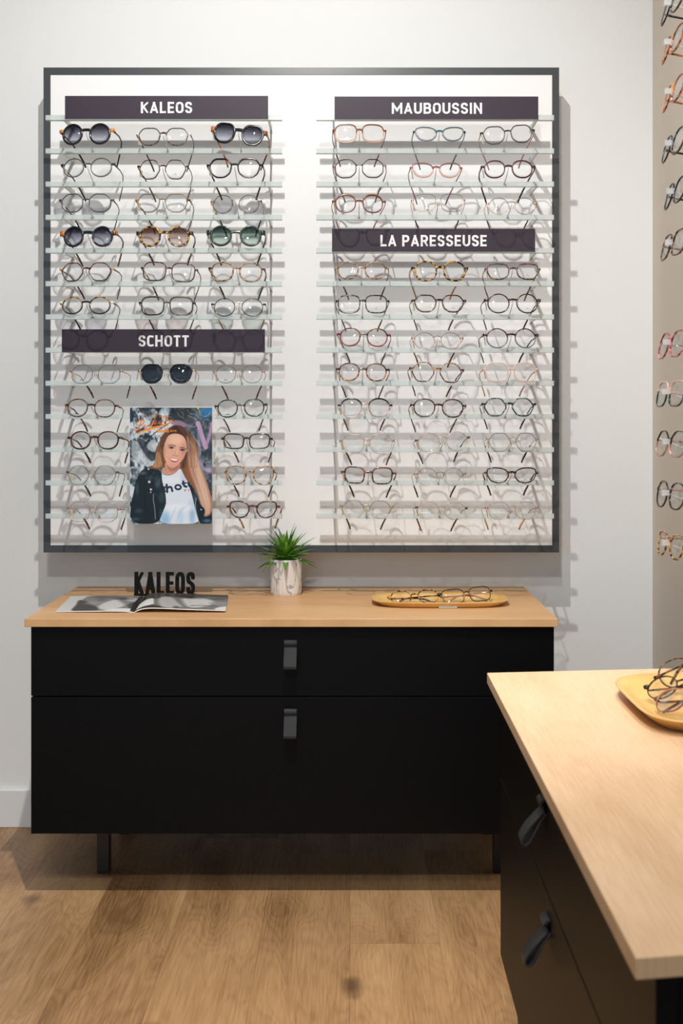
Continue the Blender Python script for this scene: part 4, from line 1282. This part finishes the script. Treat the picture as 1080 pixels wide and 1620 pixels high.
# ------------------------------------------------------------------ potted plant
pl = tag(empty('potted_plant', (-.1645, -.150, ZT)), 'small spiky green succulent in a white marbled pot on the oak cabinet top', 'plant')
m, nt, b, out = nodes('white_marble')
tc = nt.nodes.new('ShaderNodeTexCoord')
mp = nt.nodes.new('ShaderNodeMapping'); mp.inputs['Scale'].default_value = (1, 1, .38); mp.inputs['Rotation'].default_value = (.2, .5, 0)
nz = nt.nodes.new('ShaderNodeTexNoise'); nz.inputs['Scale'].default_value = 26; nz.inputs['Detail'].default_value = 3; nz.inputs['Distortion'].default_value = 1.2
nt.links.new(tc.outputs['Object'], mp.inputs['Vector']); nt.links.new(mp.outputs[0], nz.inputs['Vector'])
rp = ramp(nt, [(.0, lin((230, 229, 229))), (.47, lin((226, 225, 225))), (.495, lin((150, 150, 154))), (.515, lin((224, 220, 218))), (1, lin((196, 190, 188)))])
nt.links.new(nz.outputs['Fac'], rp.inputs['Fac']); nt.links.new(rp.outputs['Color'], b.inputs['Base Color'])
b.inputs['Roughness'].default_value = .25
M['marble'] = m
pot = MB()
N = 64
prof = [(0, 0), (.0375, 0), (.0385, .0015), (.0402, .010), (.0408, .09), (.0404, .0925), (.0392, .0925), (.0386, .090), (.0386, .078), (0, .078)]
verts = [(max(r_, .0004) * math.cos(2 * PI * k / N), max(r_, .0004) * math.sin(2 * PI * k / N), z_) for r_, z_ in prof for k in range(N)]
faces = [(j * N + k, j * N + (k + 1) % N, (j + 1) * N + (k + 1) % N, (j + 1) * N + k) for j in range(len(prof) - 1) for k in range(N)]
pot.add(verts, faces, 0, True)
po = pot.build('pot', M['marble'], pl)
md = po.modifiers.new('e', 'EDGE_SPLIT'); md.split_angle = R(50)
sm = MB()
verts = [(r_ * math.cos(2 * PI * k / 32), r_ * math.sin(2 * PI * k / 32), z_) for r_, z_ in ((.0384, .080), (.0384, .084), (.02, .0875), (.001, .089)) for k in range(32)]
faces = [(j * 32 + k, j * 32 + (k + 1) % 32, (j + 1) * 32 + (k + 1) % 32, (j + 1) * 32 + k) for j in range(3) for k in range(32)]
sm.add(verts, faces, 0, True)
sm.build('soil', M['soil'], pl)
m, nt, b, out = nodes('succulent_leaf')
oi = nt.nodes.new('ShaderNodeTexNoise'); oi.inputs['Scale'].default_value = 40
tc = nt.nodes.new('ShaderNodeTexCoord'); nt.links.new(tc.outputs['Object'], oi.inputs['Vector'])
rp = ramp(nt, [(.3, lin((44, 88, 18))), (.55, lin((82, 140, 34))), (.75, lin((150, 184, 60)))])
nt.links.new(oi.outputs['Fac'], rp.inputs['Fac']); nt.links.new(rp.outputs['Color'], b.inputs['Base Color'])
b.inputs['Roughness'].default_value = .45
M['leaf'] = m
M['leaf_tip'] = plain('brown_leaf_tip', (96, 70, 40), .6)
rnd = random.Random(11)
lf = MB()
for i in range(44):
    t = i / 43
    az = i * 2.39996 + rnd.uniform(-.2, .2)
    el = R(84 - 82 * t ** .75 + rnd.uniform(-6, 6))
    ln = .074 + .016 * rnd.random() + (.010 if t < .45 else 0)
    wmax = .0066 + .001 * rnd.random()
    n = 9
    pts = []
    x = y = 0
    p_ = Vector((math.cos(az) * .006 * t, math.sin(az) * .006 * t, .086 + .004 * (1 - t)))
    e = el
    for k in range(n + 1):
        pts.append(p_.copy())
        u = k / n
        sy = math.sin(az) * math.cos(e)
        p_ = p_ + Vector((math.cos(az) * math.cos(e), sy * (.3 if sy > 0 else 1), math.sin(e))) * (ln / n)
        e -= R(2.2 + 3.2 * t) * (1 if u < .75 else -.5)
    W = [wmax * (0.55 + 1.3 * u - .9 * u * u) * (1 - u ** 4) * (1.0 if u < .5 else 1 - (u - .5) * 1.3) + .0003 for u in [k / n for k in range(n + 1)]]
    side = Vector((-math.sin(az), math.cos(az), 0))
    verts = []
    for k, q in enumerate(pts):
        tdir = (pts[min(k + 1, n)] - pts[max(k - 1, 0)]).normalized()
        up = side.cross(tdir).normalized()
        if up.z < 0: up = -up
        w_ = W[k]
        for c_, h_ in ((-1, .30), (-.5, .08), (0, 0), (.5, .08), (1, .30)):
            verts.append(q + side * (w_ * c_) + up * (w_ * h_))
        for c_, h_ in ((.5, -.10), (0, -.2), (-.5, -.10)):
            verts.append(q + side * (w_ * c_) + up * (w_ * h_ * 1.2))
    faces, mi = [], []
    for k in range(n):
        for j in range(8):
            a, b2 = k * 8 + j, k * 8 + (j + 1) % 8
            faces.append((a, b2, b2 + 8, a + 8)); mi.append(1 if k >= n - 1 else 0)
    faces.append(tuple(range(8))); mi.append(0)
    faces.append(tuple(range(n * 8, n * 8 + 8))); mi.append(1)
    lf.add(verts, faces, mi, True)
lf.build('foliage', [M['leaf'], M['leaf_tip']], pl)

# ------------------------------------------------------------------ standing letters
ly = -.172
lx0, lz1 = at(213, 905, ly); lx1, _ = at(308, 905, ly)
lw_ = tag(empty('standing_letters', ((lx0 + lx1) / 2, ly, ZT)), 'black standing block letters behind the open magazine on the cabinet top', 'letters')
LX = lw_.location.x
MB().box(lx0 - LX - .001, lx1 - LX + .004, -.012, .012, 0, .003).build('plinth', M['letter_black'], lw_, bevel=.0005)
for mb in lettering('KALEOS', lx0 - LX, lx1 - LX, .003, lz1 - ZT, -.006, .006, stroke=.15, gap=.085, narrow=.72):
    mb.build('letter', M['letter_black'], lw_)

# ------------------------------------------------------------------ open magazine
mg = tag(empty('open_magazine', (-.505, -.325, ZT)), 'open magazine with black and white close-up face photographs on the oak cabinet top', 'magazine')
mx, my = -.505, -.325


def page_face(second):
    c = Canvas(200, 240, 130, 156)
    g = lambda v: (v, v, v + 1)
    if not second:
        c.c[:] = 206
        f = c.poly([(52, -20), (215, -20), (215, 260), (60, 260), (34, 200), (48, 120), (40, 60)], g(128), 5)
        c.poly([(30, 60), (56, 90), (80, 150), (110, 210), (100, 250), (36, 250), (40, 160)], g(58), 8, .95)
        c.poly([(58, -10), (140, -10), (120, 40), (74, 60)], g(96), 10, .8, f)
        c.poly([(130, 60), (150, 110), (170, 170), (130, 240), (96, 200), (104, 120)], g(212), 12, .95, f)
        c.poly([(148, 20), (200, 30), (200, 90), (160, 96)], g(204), 10, .8, f)
        c.blob(148, 52, 24, 15, g(58), .85); c.blob(150, 54, 8, 8, g(20), 1)
        c.line([(118, 40), (150, 22), (190, 36)], 8, g(40), .85, 5)
        c.line([(122, 62), (150, 72), (178, 60)], 3, g(52), .9, 3)
        c.blob(76, 120, 20, 30, g(168), .6, clip=f); c.blob(92, 70, 12, 26, g(84), .6, clip=f)
        c.poly([(168, 120), (205, 90), (205, 210), (176, 200)], g(66), 7, .9)
        c.poly([(120, 236), (146, 206), (205, 200), (205, 250), (120, 250)], g(228), 4, 1)
        c.line([(52, 40), (70, 30), (110, 34)], 3, g(40), .8, 3)
        c.poly([(184, -20), (206, -20), (206, 260), (184, 260)], g(34), 3, .95)
    else:
        c.c[:] = 120
        c.poly([(-10, -10), (210, -10), (210, 60), (150, 40), (80, 60), (30, 110), (-10, 120)], g(64), 10, .9)
        c.poly([(-6, 230), (2, 110), (30, 80), (34, 150), (40, 190)], g(232), 4, 1)
        c.poly([(40, 70), (70, 60), (86, 140), (110, 236), (60, 236), (44, 160)], g(188), 9, .9)
        c.poly([(34, 190), (66, 236), (66, 250), (-6, 250), (-6, 236)], g(40), 5, .8)
        c.poly([(90, 60), (150, 70), (176, 120), (160, 190), (120, 230), (100, 150)], g(208), 12, .95)
        c.blob(110, 62, 24, 16, g(44), .85); c.blob(176, 74, 20, 14, g(60), .8); c.blob(112, 66, 8, 7, g(14), 1)
        c.line([(84, 46), (110, 32), (146, 50)], 8, g(28), .9, 5)
        c.line([(94, 78), (116, 88), (140, 78)], 3, g(40), .9, 3)
        c.line([(122, 190), (146, 178), (172, 188)], 8, g(66), .85, 5)
        c.poly([(86, 190), (104, 240), (150, 250), (80, 250)], g(78), 7, .8)
        c.poly([(168, 240), (186, 190), (210, 180), (210, 250)], g(224), 6, 1)
        c.poly([(150, 130), (210, 110), (210, 170), (176, 180)], g(150), 9, .8)
        c.poly([(-6, -20), (10, -20), (6, 110), (-6, 120)], g(30), 4, .9)
    return c


pm = print_mat('magazine_print', .3)


def corner(u, v, cs):   # bilinear: far-left, far-right, near-right, near-left
    a = Vector(cs[0]).lerp(Vector(cs[1]), u); b = Vector(cs[3]).lerp(Vector(cs[2]), u)
    return a.lerp(b, v)


def left_h(u): return .0045 * (1 - math.exp(-(1 - u) * 9)) * (1 - .5 * (1 - u)) + .0012
def right_h(u): return .014 * (1 - math.exp(-u * 11)) * math.exp(-u * 1.3) + .0022


CL = [(-.708, -.205), (-.520, -.205), (-.503, -.445), (-.688, -.445)]
CR = [(-.520, -.205), (-.308, -.205), (-.290, -.445), (-.503, -.445)]
for nm, cs, hf, c_ in (('page', CL, left_h, page_face(False)), ('page', CR, right_h, page_face(True))):
    printed(nm, c_, lambda u, v, cs=cs, hf=hf: (corner(u, v, cs).x - mx, corner(u, v, cs).y - my, hf(u) + .0003), pm, mg)
    blk = MB()
    n = 24
    vv = []
    for i in range(n + 1):
        u = i / n
        for v in (0, 1):
            q = corner(u, v, cs)
            vv += [(q.x - mx, q.y - my, hf(u)), (q.x - mx, q.y - my, max(0.0002, hf(u) - .0022) if nm == 'page' else 0)]
    ff = []
    for i in range(n):
        k = i * 4
        ff += [(k, k + 4, k + 6, k + 2), (k + 1, k + 3, k + 7, k + 5), (k, k + 1, k + 5, k + 4), (k + 2, k + 6, k + 7, k + 3)]
    ff += [(0, 2, 3, 1), (n * 4, n * 4 + 1, n * 4 + 3, n * 4 + 2)]
    blk.add(vv, ff, 0, False)
    blk.build('page_block', M['page'], mg)

# ------------------------------------------------------------------ eyewear pegged on the beige side wall
SIDE = [
 (1061, 8, 'round', .0022, ('olivem', 'tortd', 'bk', 'bk'), 'olive green round spectacles, uppermost on the beige side wall', 60, -14, .052),
 (1061, 70, 'panto', .0026, ('torto', 'torto', 'torto', 'torto'), 'orange tortoise spectacles, second from the top on the beige side wall', 62, -13, .053),
 (1062, 148, 'panto', .0024, ('orange', 'torto', 'torto', 'torto'), 'orange brown spectacles, third from the top on the beige side wall', 62, -12, .052),
 (1062, 230, 'panto', .0024, ('tortg', 'tortd', 'bk', 'bk'), 'dark green black spectacles, fourth from the top on the beige side wall', 60, -11, .052),
 (1065, 306, 'panto', .0022, ('bk', 'bk', 'bk', 'bk'), 'plain black spectacles, fifth from the top on the beige side wall', 62, -10, .050),
 (1062, 387, 'square', .0024, ('tort', 'tort', 'tort', 'tort'), 'dark tortoise squarish spectacles, lowest of the upper six on the beige side wall', 58, -8, .049),
 (1059, 545, 'oct', .0026, ('pinkred', 'pinkred', 'tortp', 'tortp'), 'pink red spectacles, uppermost of the lower five on the beige side wall', 56, -5, .050),
 (1057, 623, 'square', .0022, ('pinkc', 'tortg', 'pinkc', 'rosea'), 'clear to green speckled spectacles beneath the pink red pair on the beige wall', 54, -3, .048),
 (1058, 702, 'oct', .0016, ('bk', 'rose', 'rose', 'rose'), 'rose and black angular wire spectacles, third of the lower five on the beige wall', 52, -1, .048),
 (1057, 783, 'big', .0026, ('tortw', 'tortd', 'bk', 'rose'), 'black and grey flecked spectacles, second from the bottom on the beige wall', 54, 3, .050),
 (1057, 862, 'butter', .0026, ('tortl', 'torty', 'tortl', 'tortl'), 'pale brown speckled spectacles, lowest on the beige side wall', 56, 4, .046),
]
for (px, py, shp, th, mats, label, yaw, pitch, h) in SIDE:
    xw = .575
    s = (px - VPX) / xw
    yw = FPX / s + CAMY
    z = CAMZ - (py - VPY) / s
    mt, mb_, me_, mte = mats
    o = make_glasses('eyeglasses', .136, h, shp, th, mt, mb_, me_, mte, 'demo', tagp=False, lw=.215)
    # front looks to -x (towards the shop), temples run to the wall
    rz = -90 + (62 - yaw) * .8
    o.rotation_euler = (Matrix.Rotation(R(rz), 3, 'Z') @ Matrix.Rotation(R(-10 + pitch * .4), 3, 'X')).to_euler()
    o.location = (xw, yw, z)
    tag(o, label, 'eyeglasses', 'spectacles pegged on the beige side wall')
    pg = tag(empty('wall_peg', (XR, yw, z)), 'clear acrylic peg holding the ' + ' '.join(label.split(',')[0].split()[:4]) + ' pair on the beige wall', 'peg',
             'clear pegs on the beige side wall')
    m = MB()
    m.sweep([(0, 0, -.03), (-.12, 0, -.028), (-.20, 0, -.015), (xw - XR + .004, 0, .0)], .0022, .0016, n=8, sq=3)
    m.build('rod', M['rest'], pg)
    m = MB()
    m.box(xw - XR - .012, xw - XR + .003, -.0035, .0035, -.001, .009)
    m.build('nose_clip', M['rest'], pg)
    MB().box(-.004, 0, -.012, .012, -.045, -.015).build('wall_plate', M['rest'], pg)
